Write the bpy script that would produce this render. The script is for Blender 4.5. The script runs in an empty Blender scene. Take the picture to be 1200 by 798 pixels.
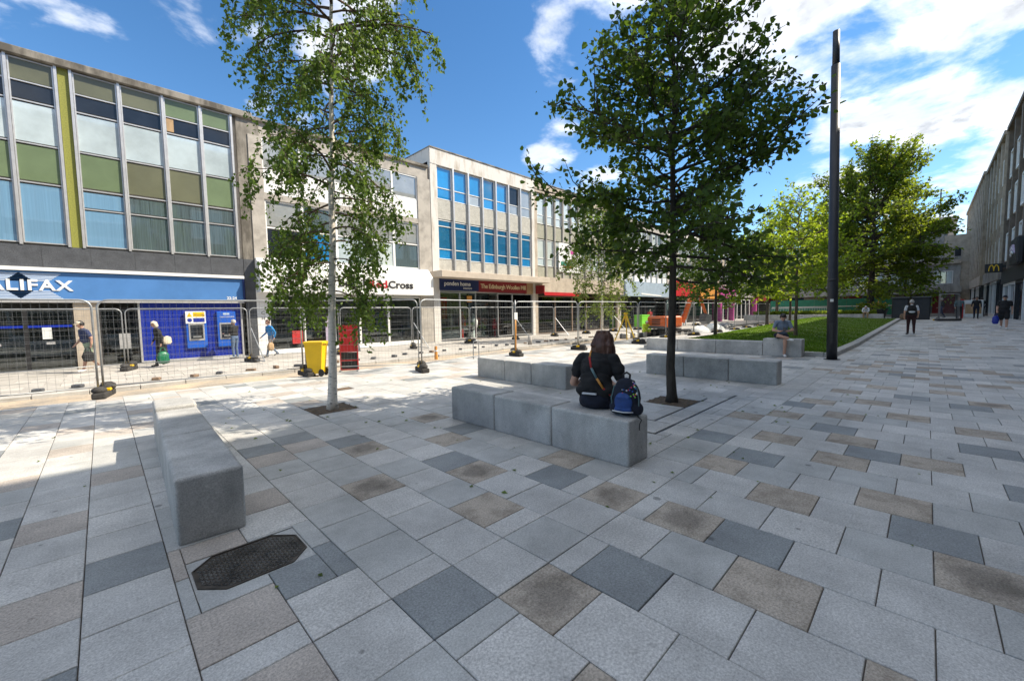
import bpy, bmesh, math, random
import numpy as np
from mathutils import Vector, Matrix
R = math.radians
random.seed(7); rng = np.random.default_rng(11)
scene = bpy.context.scene
col = scene.collection

# ------------------------------------------------------------------ camera
FPX, CAMH = 483.0, 1.58                      # focal length in pixels of a 1200 px wide picture, eye height
PITCH, ROLL, AZ = math.atan(32/FPX), 0.018, R(45.2)
h = Vector((math.cos(AZ), math.sin(AZ), 0)); zv = Vector((0, 0, 1))
FW = h*math.cos(PITCH) - zv*math.sin(PITCH)
r0 = h.cross(zv); u0 = r0.cross(FW)
RV = r0*math.cos(ROLL) - u0*math.sin(ROLL); UV = u0*math.cos(ROLL) + r0*math.sin(ROLL)
cam = bpy.data.cameras.new('camera'); camo = bpy.data.objects.new('camera', cam); col.objects.link(camo)
cam.sensor_width = 36; cam.sensor_fit = 'HORIZONTAL'; cam.lens = FPX/1200*36
cam.clip_start = 0.05; cam.clip_end = 3000
M4 = Matrix((RV, UV, -FW)).transposed().to_4x4(); M4.translation = (0, 0, CAMH)
camo.matrix_world = M4
scene.camera = camo

# ------------------------------------------------------------------ sun, sky, exposure
SUN = Vector((0.768, -0.64, 1.0)).normalized()
world = bpy.data.worlds.new('World'); scene.world = world; world.use_nodes = True
nt = world.node_tree; nt.nodes.clear()
def N(t, typ, **kw):
    n = t.nodes.new(typ)
    for k, v in kw.items(): setattr(n, k, v)
    return n
def math_(t, op, a, b=None, clamp=False):
    n = N(t, 'ShaderNodeMath', operation=op, use_clamp=clamp)
    for i, v in enumerate((a, b)):
        if v is None: continue
        if isinstance(v, (int, float)): n.inputs[i].default_value = v
        else: t.links.new(v, n.inputs[i])
    return n.outputs[0]
sky = N(nt, 'ShaderNodeTexSky', sky_type='NISHITA', sun_disc=False)
sky.sun_elevation = math.asin(SUN.z); sky.sun_rotation = math.atan2(SUN.x, SUN.y)
sky.air_density = 1.0; sky.dust_density = 0.05; sky.ozone_density = 2.2; sky.altitude = 60
tc = N(nt, 'ShaderNodeTexCoord')
sep = N(nt, 'ShaderNodeSeparateXYZ'); nt.links.new(tc.outputs['Generated'], sep.inputs[0])
zz = math_(nt, 'ADD', math_(nt, 'MAXIMUM', sep.outputs[2], 0.0), 0.16)
cmb = N(nt, 'ShaderNodeCombineXYZ')
nt.links.new(math_(nt, 'DIVIDE', sep.outputs[0], zz), cmb.inputs[0]); nt.links.new(math_(nt, 'DIVIDE', sep.outputs[1], zz), cmb.inputs[1])
n1 = N(nt, 'ShaderNodeTexNoise'); n1.inputs['Scale'].default_value = 2.6; n1.inputs['Detail'].default_value = 11; n1.inputs['Roughness'].default_value = .57; n1.inputs['Distortion'].default_value = .15
nt.links.new(cmb.outputs[0], n1.inputs['Vector'])
n2 = N(nt, 'ShaderNodeTexNoise'); n2.inputs['Scale'].default_value = 4.2; n2.inputs['Detail'].default_value = 6; n2.inputs['Roughness'].default_value = .55
nt.links.new(cmb.outputs[0], n2.inputs['Vector'])
CLOUDS = [(0.935,-0.027,0.353,0.13,1.0),(0.966,-0.07,0.249,0.085,.95),(0.925,-0.077,0.373,0.14,1.0),(0.943,-0.069,0.326,0.1,1.0),(0.835,0.209,0.509,0.095,1.0),(0.798,0.293,0.527,0.075,.9),(0.876,0.143,0.461,0.06,0.75),(0.743,0.379,0.552,0.08,0.8),(0.967,0.09,0.24,0.05,1.0),(0.965,0.079,0.251,0.04,1.0),(0.969,0.137,0.206,0.05,0.9),(0.92,0.101,0.379,0.045,0.75),(0.673,0.531,0.515,0.045,0.72),(0.733,0.582,0.351,0.05,1.0),(0.785,0.54,0.303,0.05,0.8),(0.156,0.855,0.495,0.07,0.95),(-0.028,0.914,0.405,0.07,0.72),(0.992,-0.039,0.122,0.04,1.0),(0.35,0.794,0.497,0.06,0.85),(0.367,0.753,0.546,0.06,0.9),(0.266,0.877,0.399,0.05,0.7)]
tot = None
for cx_, cy_, cz_, cr, cwt in CLOUDS:
    d = N(nt, 'ShaderNodeVectorMath', operation='DOT_PRODUCT'); nt.links.new(tc.outputs['Generated'], d.inputs[0])
    d.inputs[1].default_value = Vector((cx_, cy_, cz_)).normalized()
    mr = N(nt, 'ShaderNodeMapRange', interpolation_type='SMOOTHSTEP')
    mr.inputs[1].default_value = math.cos(cr*1.9); mr.inputs[2].default_value = 1.0; nt.links.new(d.outputs['Value'], mr.inputs[0]); mr.inputs[4].default_value = cwt
    tot = mr.outputs[0] if tot is None else math_(nt, 'MAXIMUM', tot, mr.outputs[0])
ncon = math_(nt, 'MULTIPLY_ADD', n1.outputs['Fac'], 1.45); nt.nodes[-1].inputs[2].default_value = -.225
dens = math_(nt, 'ADD', ncon, math_(nt, 'MULTIPLY_ADD', tot, .25)); nt.nodes[-2].inputs[2].default_value = -.095
broad = N(nt, 'ShaderNodeVectorMath', operation='DOT_PRODUCT'); nt.links.new(tc.outputs['Generated'], broad.inputs[0]); broad.inputs[1].default_value = (-.03, -.13, .20)  # more cloud overhead and behind the camera, added for whiter fill light
dens = math_(nt, 'ADD', dens, broad.outputs['Value'])
dens = math_(nt, 'ADD', dens, math_(nt, 'MULTIPLY', math_(nt, 'MAXIMUM', math_(nt, 'SUBTRACT', sep.outputs[2], .56), 0.0), .7))  # extra cloud above the view, added to brighten the shaded paving
mrd = N(nt, 'ShaderNodeMapRange', interpolation_type='SMOOTHSTEP'); mrd.inputs[1].default_value = .535; mrd.inputs[2].default_value = .80
nt.links.new(dens, mrd.inputs[0])
thick = N(nt, 'ShaderNodeMapRange'); thick.inputs[1].default_value = .60; thick.inputs[2].default_value = .95; nt.links.new(dens, thick.inputs[0])
bil = N(nt, 'ShaderNodeMapRange'); bil.inputs[1].default_value = .30; bil.inputs[2].default_value = .54; nt.links.new(n2.outputs['Fac'], bil.inputs[0])
shade = math_(nt, 'MULTIPLY', math_(nt, 'MULTIPLY_ADD', thick.outputs[0], .75), bil.outputs[0]); nt.nodes[-2].inputs[2].default_value = .30
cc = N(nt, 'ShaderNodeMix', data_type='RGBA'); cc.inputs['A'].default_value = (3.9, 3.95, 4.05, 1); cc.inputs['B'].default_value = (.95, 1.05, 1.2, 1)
nt.links.new(shade, cc.inputs['Factor'])
hs = N(nt, 'ShaderNodeHueSaturation'); hs.inputs['Saturation'].default_value = 1.24; hs.inputs['Value'].default_value = .39
nt.links.new(sky.outputs[0], hs.inputs['Color'])
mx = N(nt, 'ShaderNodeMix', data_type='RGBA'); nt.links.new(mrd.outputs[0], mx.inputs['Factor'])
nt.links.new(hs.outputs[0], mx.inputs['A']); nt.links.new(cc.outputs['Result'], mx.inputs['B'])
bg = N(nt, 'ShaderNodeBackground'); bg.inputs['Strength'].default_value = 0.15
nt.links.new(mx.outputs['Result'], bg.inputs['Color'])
wo = N(nt, 'ShaderNodeOutputWorld'); nt.links.new(bg.outputs[0], wo.inputs[0])
sl = bpy.data.lights.new('sun', 'SUN'); sl.energy = 2.25; sl.angle = R(.5); sl.color = (1.0, .90, .74)
so = bpy.data.objects.new('sun', sl); col.objects.link(so); so.rotation_euler = SUN.to_track_quat('Z', 'Y').to_euler(); so.location = (20, -30, 60)
vs = scene.view_settings; vs.view_transform = 'Standard'; vs.look = 'None'; vs.gamma = 1; vs.exposure = 1.77
try: vs.use_curve_mapping = False
except Exception: pass

# ------------------------------------------------------------------ helpers
def project(p):
    d = Vector(p) - Vector((0, 0, CAMH)); k = d.dot(FW)
    if k < .05: return None
    return 600 + FPX*d.dot(RV)/k, 399 - FPX*d.dot(UV)/k
def link(o, parent=None):
    col.objects.link(o)
    if parent is not None: o.parent = parent
    return o
def tag(o, label=None, cat=None, group=None, kind=None):
    if label: o['label'] = label
    if cat: o['category'] = cat
    if group: o['group'] = group
    if kind: o['kind'] = kind
    return o
def thing(name, label, cat, loc=(0,0,0), rz=0, group=None, scale=None):
    o = bpy.data.objects.new(name, None); o.empty_display_size = .2; link(o); o.location = loc; o.rotation_euler = (0, 0, rz)
    if scale: o.scale = scale
    return tag(o, label, cat, group)
def raw(name, verts, faces, mats, parent=None, smooth=False, midx=None):
    m = bpy.data.meshes.new(name); m.from_pydata(verts, [], faces); 
    for q in (mats if isinstance(mats, (list, tuple)) else [mats]): m.materials.append(q)
    if midx is not None: m.polygons.foreach_set('material_index', np.asarray(midx, dtype=np.int32))
    if smooth: m.polygons.foreach_set('use_smooth', np.ones(len(m.polygons), dtype=bool))
    m.update(); return link(bpy.data.objects.new(name, m), parent)
def copy_tree(o, parent=None):
    c = o.copy(); col.objects.link(c); c.parent = parent
    for ch in list(o.children): copy_tree(ch, c)
    return c
class MB:
    def __init__(s): s.v = []; s.f = []; s.m = []
    def add(s, vs, fs, mi=0):
        n = len(s.v); s.v += [tuple(v) for v in vs]; s.f += [tuple(i+n for i in f) for f in fs]; s.m += [mi]*len(fs); return s
    def box(s, x0, x1, y0, y1, z0, z1, mi=0):
        vs = [(x, y, z) for z in (z0, z1) for y in (y0, y1) for x in (x0, x1)]
        return s.add(vs, [(0,2,3,1),(4,5,7,6),(0,1,5,4),(2,6,7,3),(0,4,6,2),(1,3,7,5)], mi)
    def cbox(s, x0, x1, y0, y1, z0, z1, c=.01, mi=0):          # chamfered box
        c = min(c, (x1-x0)*.45, (y1-y0)*.45, (z1-z0)*.45)
        bm = bmesh.new(); bmesh.ops.create_cube(bm, size=1)
        for v in bm.verts: v.co = ((x0+x1)/2+v.co.x*(x1-x0), (y0+y1)/2+v.co.y*(y1-y0), (z0+z1)/2+v.co.z*(z1-z0))
        bmesh.ops.bevel(bm, geom=bm.edges[:], offset=c, segments=1, affect='EDGES', profile=.5)
        return s.frombm(bm, mi)
    def rbox(s, x0, x1, y0, y1, z0, z1, c=.03, seg=3, mi=0):
        bm = bmesh.new(); bmesh.ops.create_cube(bm, size=1)
        for v in bm.verts: v.co = ((x0+x1)/2+v.co.x*(x1-x0), (y0+y1)/2+v.co.y*(y1-y0), (z0+z1)/2+v.co.z*(z1-z0))
        bmesh.ops.bevel(bm, geom=bm.edges[:], offset=c, segments=seg, affect='EDGES', profile=.5)
        return s.frombm(bm, mi)
    def frombm(s, bm, mi=0):
        bm.verts.index_update(); s.add([v.co[:] for v in bm.verts], [[v.index for v in f.verts] for f in bm.faces], mi); bm.free(); return s
    def tube(s, pts, rads, n=8, mi=0, cap=True):
        pts = [Vector(p) for p in pts]
        if isinstance(rads, (int, float)): rads = [rads]*len(pts)
        base = len(s.v); ref = None
        for i, p in enumerate(pts):
            t = (pts[min(i+1, len(pts)-1)] - pts[max(i-1, 0)])
            t = t.normalized() if t.length > 1e-9 else Vector((0, 0, 1))
            if ref is None: ref = t.orthogonal().normalized()
            a = (ref - t*ref.dot(t)); a = a.normalized() if a.length > 1e-6 else t.orthogonal().normalized(); ref = a; b = t.cross(a)
            for k in range(n):
                an = 2*math.pi*k/n; q = p + (a*math.cos(an)+b*math.sin(an))*rads[i]; s.v.append((q.x, q.y, q.z))
        for i in range(len(pts)-1):
            for k in range(n):
                s.f.append((base+i*n+k, base+i*n+(k+1)%n, base+(i+1)*n+(k+1)%n, base+(i+1)*n+k)); s.m.append(mi)
        if cap:
            s.f.append(tuple(base+k for k in range(n))[::-1]); s.m.append(mi)
            e = base+(len(pts)-1)*n; s.f.append(tuple(e+k for k in range(n))); s.m.append(mi)
        return s
    def ball(s, c, r, n=10, mi=0, rot=None):
        bm = bmesh.new(); bmesh.ops.create_uvsphere(bm, u_segments=n, v_segments=max(5, n*2//3), radius=1)
        r = (r, r, r) if isinstance(r, (int, float)) else r
        for v in bm.verts:
            q = Vector((v.co.x*r[0], v.co.y*r[1], v.co.z*r[2]))
            if rot is not None: q = rot @ q
            v.co = q + Vector(c)
        return s.frombm(bm, mi)
    def prism(s, poly, a0, a1, axis='x', mi=0):                 # extrude a polygon along an axis
        def mk(a, p): return (a, p[0], p[1]) if axis == 'x' else (p[0], a, p[1]) if axis == 'y' else (p[0], p[1], a)
        n = len(poly); vs = [mk(a0, p) for p in poly]+[mk(a1, p) for p in poly]
        return s.add(vs, [tuple(range(n))[::-1], tuple(range(n, 2*n))]+[(i, (i+1)%n, n+(i+1)%n, n+i) for i in range(n)], mi)
    def build(s, name, mats, parent=None, smooth=False, recalc=True):
        o = raw(name, s.v, s.f, mats, parent, smooth, s.m)
        if recalc:
            bm = bmesh.new(); bm.from_mesh(o.data); bmesh.ops.recalc_face_normals(bm, faces=bm.faces[:]); bm.to_mesh(o.data); bm.free()
        return o
def evaluated(o):
    bpy.context.view_layer.update()
    dg = bpy.context.evaluated_depsgraph_get(); return bpy.data.meshes.new_from_object(o.evaluated_get(dg))
def text_mesh(s, size, extrude=.01, bold=0, spacing=1.0, align='LEFT'):
    c = bpy.data.curves.new('lettering', 'FONT'); c.body = s; c.size = size; c.extrude = extrude; c.offset = bold; c.space_character = spacing; c.align_x = align; c.resolution_u = 3
    o = bpy.data.objects.new('lettering', c); col.objects.link(o); m = evaluated(o); bpy.data.objects.remove(o); return m
def lettering(s, x, y, z, size, m, parent, rot=(R(90), 0, 0), name='lettering', width=None, **kw):
    me = text_mesh(s, size, **kw)
    if width:
        xs = [v.co.x for v in me.vertices]; k = width/(max(xs)-min(xs)); lo_ = min(xs)
        for v in me.vertices: v.co.x = (v.co.x-lo_)*k
    me.materials.clear(); me.materials.append(m)
    o = bpy.data.objects.new(name, me); link(o, parent); o.location = (x, y, z); o.rotation_euler = rot; return o
def ramp(x): return min(max((x-22)/23, 0), 1)
def zg(x, y): return .46*ramp(x)*min(max((11.5-y)/4.5, 0), 1)   # the plaza climbs gently along the street

# ------------------------------------------------------------------ materials
def mk(name, c, rough=.6, var=.12, scale=6, bump=0, metallic=0, spec=.5, c2=None, fine=0, fscale=90, island=0, coat=0, stretch=None, lo=.35, hi=.65):
    m = bpy.data.materials.new(name); m.use_nodes = True; t = m.node_tree; p = t.nodes['Principled BSDF']
    p.inputs['Roughness'].default_value = rough; p.inputs['Metallic'].default_value = metallic; p.inputs['Specular IOR Level'].default_value = spec
    if coat: p.inputs['Coat Weight'].default_value = coat
    if coat >= .6: p.inputs['Coat IOR'].default_value = 2.3; p.inputs['Coat Roughness'].default_value = .02
    g = N(t, 'ShaderNodeNewGeometry'); pos = g.outputs['Position']
    if stretch:
        mp = N(t, 'ShaderNodeMapping'); mp.inputs['Scale'].default_value = stretch; t.links.new(pos, mp.inputs[0]); pos = mp.outputs[0]
    n = N(t, 'ShaderNodeTexNoise'); n.inputs['Scale'].default_value = scale; n.inputs['Detail'].default_value = 6; n.inputs['Roughness'].default_value = .65; t.links.new(pos, n.inputs['Vector'])
    mr = N(t, 'ShaderNodeMapRange'); mr.inputs[1].default_value = lo; mr.inputs[2].default_value = hi; t.links.new(n.outputs['Fac'], mr.inputs[0])
    mixn = N(t, 'ShaderNodeMix', data_type='RGBA'); t.links.new(mr.outputs[0], mixn.inputs['Factor'])
    a = [x*(1+var) for x in c]; b = [x*(1-var) for x in c] if c2 is None else c2
    mixn.inputs['A'].default_value = (*a, 1); mixn.inputs['B'].default_value = (*b, 1); out = mixn.outputs['Result']
    if fine:
        f = N(t, 'ShaderNodeTexNoise'); f.inputs['Scale'].default_value = fscale; f.inputs['Detail'].default_value = 2; f.inputs['Roughness'].default_value = .8; t.links.new(g.outputs['Position'], f.inputs['Vector'])
        fm = N(t, 'ShaderNodeMapRange'); fm.inputs[1].default_value = .3; fm.inputs[2].default_value = .7; fm.inputs[3].default_value = 1-fine; fm.inputs[4].default_value = 1+fine; t.links.new(f.outputs['Fac'], fm.inputs[0])
        vm = N(t, 'ShaderNodeVectorMath', operation='SCALE'); t.links.new(out, vm.inputs[0]); t.links.new(fm.outputs[0], vm.inputs['Scale']); out = vm.outputs[0]
    if island:
        im = N(t, 'ShaderNodeMapRange'); im.inputs[3].default_value = 1-island; im.inputs[4].default_value = 1+island; t.links.new(g.outputs['Random Per Island'], im.inputs[0])
        vm = N(t, 'ShaderNodeVectorMath', operation='SCALE'); t.links.new(out, vm.inputs[0]); t.links.new(im.outputs[0], vm.inputs['Scale']); out = vm.outputs[0]
    t.links.new(out, p.inputs['Base Color'])
    if bump:
        bn = N(t, 'ShaderNodeBump'); bn.inputs['Strength'].default_value = bump; bn.inputs['Distance'].default_value = .01
        src = N(t, 'ShaderNodeTexNoise'); src.inputs['Scale'].default_value = fscale if fine else scale*6; src.inputs['Detail'].default_value = 4; t.links.new(g.outputs['Position'], src.inputs['Vector'])
        t.links.new(src.outputs['Fac'], bn.inputs['Height']); t.links.new(bn.outputs[0], p.inputs['Normal'])
    return m
def spots(m, scale=3.4, size=.03, dark=.5, centre=False, streak=False):
    t = m.node_tree; p = t.nodes['Principled BSDF']; src = p.inputs['Base Color'].links[0].from_socket
    g = N(t, 'ShaderNodeNewGeometry'); v = N(t, 'ShaderNodeTexVoronoi'); v.inputs['Scale'].default_value = scale; t.links.new(g.outputs['Position'], v.inputs['Vector'])
    sc = N(t, 'ShaderNodeSeparateColor'); t.links.new(v.outputs['Color'], sc.inputs[0])
    r_ = math_(t, 'MULTIPLY', math_(t, 'MAXIMUM', math_(t, 'SUBTRACT', sc.outputs[0], .45), 0.0), size*scale*2.2)
    k = N(t, 'ShaderNodeMapRange'); k.inputs[1].default_value = -.02; k.inputs[2].default_value = .02; k.inputs[3].default_value = 1.0; k.inputs[4].default_value = 0.0
    t.links.new(math_(t, 'SUBTRACT', v.outputs['Distance'], r_), k.inputs[0])
    on = math_(t, 'MULTIPLY', k.outputs[0], math_(t, 'GREATER_THAN', sc.outputs[0], .55))
    f = math_(t, 'MULTIPLY_ADD', on, -dark); t.nodes[-1].inputs[2].default_value = 1.0
    d1 = N(t, 'ShaderNodeTexNoise'); d1.inputs['Scale'].default_value = .9; d1.inputs['Detail'].default_value = 8; d1.inputs['Roughness'].default_value = .7; t.links.new(g.outputs['Position'], d1.inputs['Vector'])
    dm = N(t, 'ShaderNodeMapRange'); dm.inputs[1].default_value = .38; dm.inputs[2].default_value = .66; dm.inputs[3].default_value = 1.10; dm.inputs[4].default_value = .74; t.links.new(d1.outputs['Fac'], dm.inputs[0])
    d2 = N(t, 'ShaderNodeTexNoise'); d2.inputs['Scale'].default_value = 7; d2.inputs['Detail'].default_value = 7; d2.inputs['Roughness'].default_value = .75; t.links.new(g.outputs['Position'], d2.inputs['Vector'])
    em = N(t, 'ShaderNodeMapRange'); em.inputs[1].default_value = .60; em.inputs[2].default_value = .74; em.inputs[3].default_value = 1.0; em.inputs[4].default_value = .66; t.links.new(d2.outputs['Fac'], em.inputs[0])
    f = math_(t, 'MULTIPLY', f, math_(t, 'MULTIPLY', dm.outputs[0], em.outputs[0]))
    if streak:
        mp = N(t, 'ShaderNodeMapping'); mp.inputs['Scale'].default_value = (4.5, 4.5, .9); t.links.new(g.outputs['Position'], mp.inputs[0]); d3 = N(t, 'ShaderNodeTexNoise'); d3.inputs['Scale'].default_value = 1.3; d3.inputs['Detail'].default_value = 5; t.links.new(mp.outputs[0], d3.inputs['Vector'])
        sm = N(t, 'ShaderNodeMapRange'); sm.inputs[1].default_value = .42; sm.inputs[2].default_value = .68; sm.inputs[3].default_value = 1.02; sm.inputs[4].default_value = .87; t.links.new(d3.outputs['Fac'], sm.inputs[0]); f = math_(t, 'MULTIPLY', f, sm.outputs[0])
    if centre:
        tcx = N(t, 'ShaderNodeTexCoord'); ln = N(t, 'ShaderNodeVectorMath', operation='LENGTH'); t.links.new(tcx.outputs['Object'], ln.inputs[0])
        cm = N(t, 'ShaderNodeMapRange', interpolation_type='SMOOTHSTEP'); cm.inputs[1].default_value = .08; cm.inputs[2].default_value = .22; cm.inputs[3].default_value = .60; cm.inputs[4].default_value = 1.0
        t.links.new(math_(t, 'MULTIPLY_ADD', d2.outputs['Fac'], .34), cm.inputs[0]); t.links.new(ln.outputs['Value'], t.nodes[-1].inputs[2]) if t.nodes[-1].type == 'MATH' else None
        t.nodes[-1].inputs[1].default_value = .34
        ad = t.nodes[-1]; sb = N(t, 'ShaderNodeMath', operation='SUBTRACT'); t.links.new(ad.outputs[0], sb.inputs[0]); sb.inputs[1].default_value = .17; t.links.new(sb.outputs[0], cm.inputs[0])
        oi = N(t, 'ShaderNodeObjectInfo'); gate = math_(t, 'GREATER_THAN', oi.outputs['Random'], .68)
        f = math_(t, 'MULTIPLY', f, math_(t, 'SUBTRACT', 1.0, math_(t, 'MULTIPLY', gate, math_(t, 'SUBTRACT', 1.0, cm.outputs[0]))))
    vm = N(t, 'ShaderNodeVectorMath', operation='SCALE'); t.links.new(src, vm.inputs[0]); t.links.new(f, vm.inputs['Scale']); t.links.new(vm.outputs[0], p.inputs['Base Color'])
def leafmat(name, c, trans=.45, tcol=None, var=.35):
    m = bpy.data.materials.new(name); m.use_nodes = True; t = m.node_tree; p = t.nodes['Principled BSDF']; p.inputs['Roughness'].default_value = .5; p.inputs['Specular IOR Level'].default_value = .3
    g = N(t, 'ShaderNodeNewGeometry'); mr = N(t, 'ShaderNodeMapRange'); mr.inputs[3].default_value = 1-var; mr.inputs[4].default_value = 1+var; t.links.new(g.outputs['Random Per Island'], mr.inputs[0])
    def sc(cc):
        v = N(t, 'ShaderNodeVectorMath', operation='SCALE'); v.inputs[0].default_value = cc; t.links.new(mr.outputs[0], v.inputs['Scale']); return v.outputs[0]
    t.links.new(sc(c), p.inputs['Base Color'])
    tr = N(t, 'ShaderNodeBsdfTranslucent'); t.links.new(sc(tcol or [c[0]*1.9, c[1]*1.7, c[2]*.9]), tr.inputs['Color'])
    ms = N(t, 'ShaderNodeMixShader'); ms.inputs[0].default_value = trans; t.links.new(p.outputs[0], ms.inputs[1]); t.links.new(tr.outputs[0], ms.inputs[2])
    t.links.new(ms.outputs[0], t.nodes['Material Output'].inputs['Surface']); return m
def glassmat(name, tint=(.8,.88,.88), clear=.75):
    m = bpy.data.materials.new(name); m.use_nodes = True; t = m.node_tree
    t.nodes.remove(t.nodes['Principled BSDF'])
    tb = N(t, 'ShaderNodeBsdfTransparent'); tb.inputs[0].default_value = (*tint, 1); gl = N(t, 'ShaderNodeBsdfGlossy'); gl.inputs['Roughness'].default_value = .03
    fr = N(t, 'ShaderNodeFresnel'); fr.inputs[0].default_value = 1.5
    f2 = math_(t, 'MULTIPLY_ADD', fr.outputs[0], 1.3); t.nodes[-1].inputs[2].default_value = .04
    ms = N(t, 'ShaderNodeMixShader'); t.links.new(f2, ms.inputs[0]); t.links.new(tb.outputs[0], ms.inputs[1]); t.links.new(gl.outputs[0], ms.inputs[2])
    t.links.new(ms.outputs[0], t.nodes['Material Output'].inputs['Surface']); return m
M = {}
M['slab_a'] = mk('granite_light', (.53,.52,.50), .62, .10, 2.2, .12, fine=0.3, fscale=85, island=.07)
M['slab_b'] = mk('granite_silver', (.58,.565,.54), .62, .10, 2.0, .12, fine=.32, fscale=70, island=.06)
M['slab_c'] = mk('granite_cool', (.47,.47,.455), .62, .10, 2.4, .12, fine=0.24, fscale=95, island=.07)
M['slab_dark'] = mk('granite_dark', (.26,.275,.28), .6, .12, 2.4, .12, fine=0.3, fscale=80, island=.10)
M['slab_brown'] = mk('granite_buff', (.43,.375,.315), .85, .10, 5.0, .12, c2=(.255,.215,.17), fine=0.34, fscale=75, island=.14, lo=.45, hi=.75)
M['slab_pink'] = mk('granite_pink', (.46,.41,.365), .85, .10, 3.0, .12, fine=0.34, fscale=75, island=.08)
for k_ in ('slab_a', 'slab_b', 'slab_c', 'slab_dark', 'slab_brown', 'slab_pink'): spots(M[k_], centre=k_ == 'slab_brown')
M['mortar'] = mk('mortar', (.115,.10,.085), .95, .3, 12)
M['bench'] = mk('cast_granite', (.47,.465,.45), .75, .10, 2.2, .35, fine=.26, fscale=90, c2=(.35,.35,.345), lo=.4, hi=.75)
spots(M['bench'], 5.0, .02, .35, streak=True)
M['kerbstone'] = mk('kerb_granite', (.42,.41,.39), .8, .15, 3, .1, fine=.12)
M['sand'] = mk('work_sand', (.42,.33,.235), .95, .2, 1.1, .4, c2=(.30,.27,.23), fine=.25, fscale=40)
M['footway'] = mk('footway_stone', (.42,.40,.37), .9, .15, 1.4, .1, fine=.12, c2=(.33,.31,.28))
M['asphalt'] = mk('asphalt', (.07,.07,.07), .9, .25, 3, .2, fine=.2)
M['earth'] = mk('soil', (.12,.085,.055), .95, .35, 18, .6, fine=.3, fscale=60)
M['grassbase'] = mk('lawn_base', (.075,.15,.015), .9, .3, .8, .5, c2=(.13,.15,.03), fine=.3, fscale=60)
M['blade'] = leafmat('grass_blade', (.10,.19,.018), .35, None, .55)
M['concrete'] = mk('concrete', (.40,.37,.33), .85, .14, 2.0, .1, c2=(.25,.23,.205), lo=.42, hi=.75)
M['concrete_dirty'] = mk('stained_concrete', (.24,.22,.19), .9, .2, 1.6, .15, c2=(.10,.09,.075), stretch=(1,1,.35), lo=.42, hi=.62)
M['white_concrete'] = mk('white_concrete', (.60,.575,.54), .8, .12, 1.8, .1, c2=(.40,.345,.27), stretch=(1.4,1,.3), lo=.5, hi=.72)
M['render_grey'] = mk('rough_render', (.45,.44,.40), .95, .12, 5, .3, fine=.25, fscale=45)
M['render_olive'] = mk('rough_render_olive', (.34,.335,.27), .95, .12, 5, .3, fine=.25, fscale=45)
M['granite_black'] = mk('dark_granite_cladding', (.075,.08,.09), .45, .18, 4, fine=.35, fscale=35)
M['alu'] = mk('aluminium', (.60,.60,.60), .38, .08, 4, metallic=.55)
M['white'] = mk('white_paint', (.78,.78,.77), .45, .04, 3)
M['greenpanel'] = mk('green_panel', (.135,.185,.10), .32, .14, .7, coat=.3)
M['olivepanel'] = mk('olive_panel', (.13,.135,.085), .3, .14, .7, coat=.3)
M['mosaic'] = mk('green_mosaic', (.235,.24,.045), .6, .25, 30)
M['paleglass'] = mk('frosted_pane', (.46,.545,.58), .14, .16, .8, coat=.6)
M['darkglass'] = mk('dark_pane', (.02,.025,.035), .06, .2, 1.5)
M['blueglass'] = mk('sky_tinted_curtain_pane', (.16,.31,.46), .08, .12, 9, coat=1, stretch=(9,1,.05))  # sky reflection put into the blue base colour; stretched noise for curtain folds
M['teal_glass'] = mk('curtained_dark_pane', (.085,.12,.13), .08, .45, 9, coat=1, stretch=(9,1,.05))
M['bluefilm'] = mk('blue_film_pane', (.012,.22,.52), .1, .15, .6, coat=.8)
M['bluefilm2'] = mk('deep_blue_film_pane', (.008,.12,.26), .1, .2, .6, coat=.8)
M['greyblind'] = mk('grey_blind_pane', (.30,.315,.31), .1, .12, 1.5, coat=.8)
M['paleblind'] = mk('pale_blind_pane', (.52,.58,.57), .14, .08, 1.5, coat=.6)
M['glass'] = glassmat('shop_glass')
M['bank_blue'] = mk('bank_fascia_blue', (.075,.20,.46), .35, .10, .8)
M['bank_deep'] = mk('bank_wall_blue', (.008,.028,.30), .35, .08, .8)
M['atm_blue'] = mk('atm_blue', (.018,.11,.52), .35, .06, 1)
M['pale_blue'] = mk('pale_blue_stripe', (.45,.55,.70), .4, .05, 2)
M['navy'] = mk('navy_sign', (.010,.022,.105), .4, .08, 1)
M['burgundy'] = mk('burgundy_trousers', (.035,.012,.014), .9, .2, 8)
M['maroon'] = mk('maroon_sign', (.23,.012,.018), .45, .1, 1)
M['red'] = mk('red_paint', (.45,.015,.02), .45, .1, 2)
M['yellow'] = mk('yellow_plastic', (.80,.50,.005), .45, .06, 3)
M['gold'] = mk('gold_letter', (.72,.60,.38), .5, .05, 3)
M['black'] = mk('black_paint', (.018,.018,.02), .5, .2, 3)
M['dark'] = mk('shop_interior', (.17,.155,.145), .8, .3, 1.5)
M['dim'] = mk('shop_fittings', (.36,.31,.26), .8, .3, 3)
M['galv'] = mk('galvanised_steel', (.34,.355,.37), .45, .15, 6, metallic=.6)
M['wire'] = mk('dull_wire', (.24,.25,.26), .55, .15, 6, metallic=.4)
M['rubber'] = mk('recycled_rubber', (.045,.043,.042), .9, .35, 25, .4)
M['stone_buff'] = mk('buff_stone', (.44,.375,.30), .85, .12, 1.6, .1, c2=(.32,.27,.215), lo=.4, hi=.7)
M['stone_brown'] = mk('brown_stone', (.21,.145,.10), .9, .25, 12, .2, fine=.2, fscale=25)
M['stone_grey'] = mk('grey_stone', (.36,.34,.315), .9, .14, 1.4, .1, c2=(.19,.18,.165), stretch=(1,1,.4), lo=.4, hi=.68)
M['pole'] = mk('charcoal_pole', (.030,.032,.038), .45, .12, 4, metallic=.2)
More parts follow.
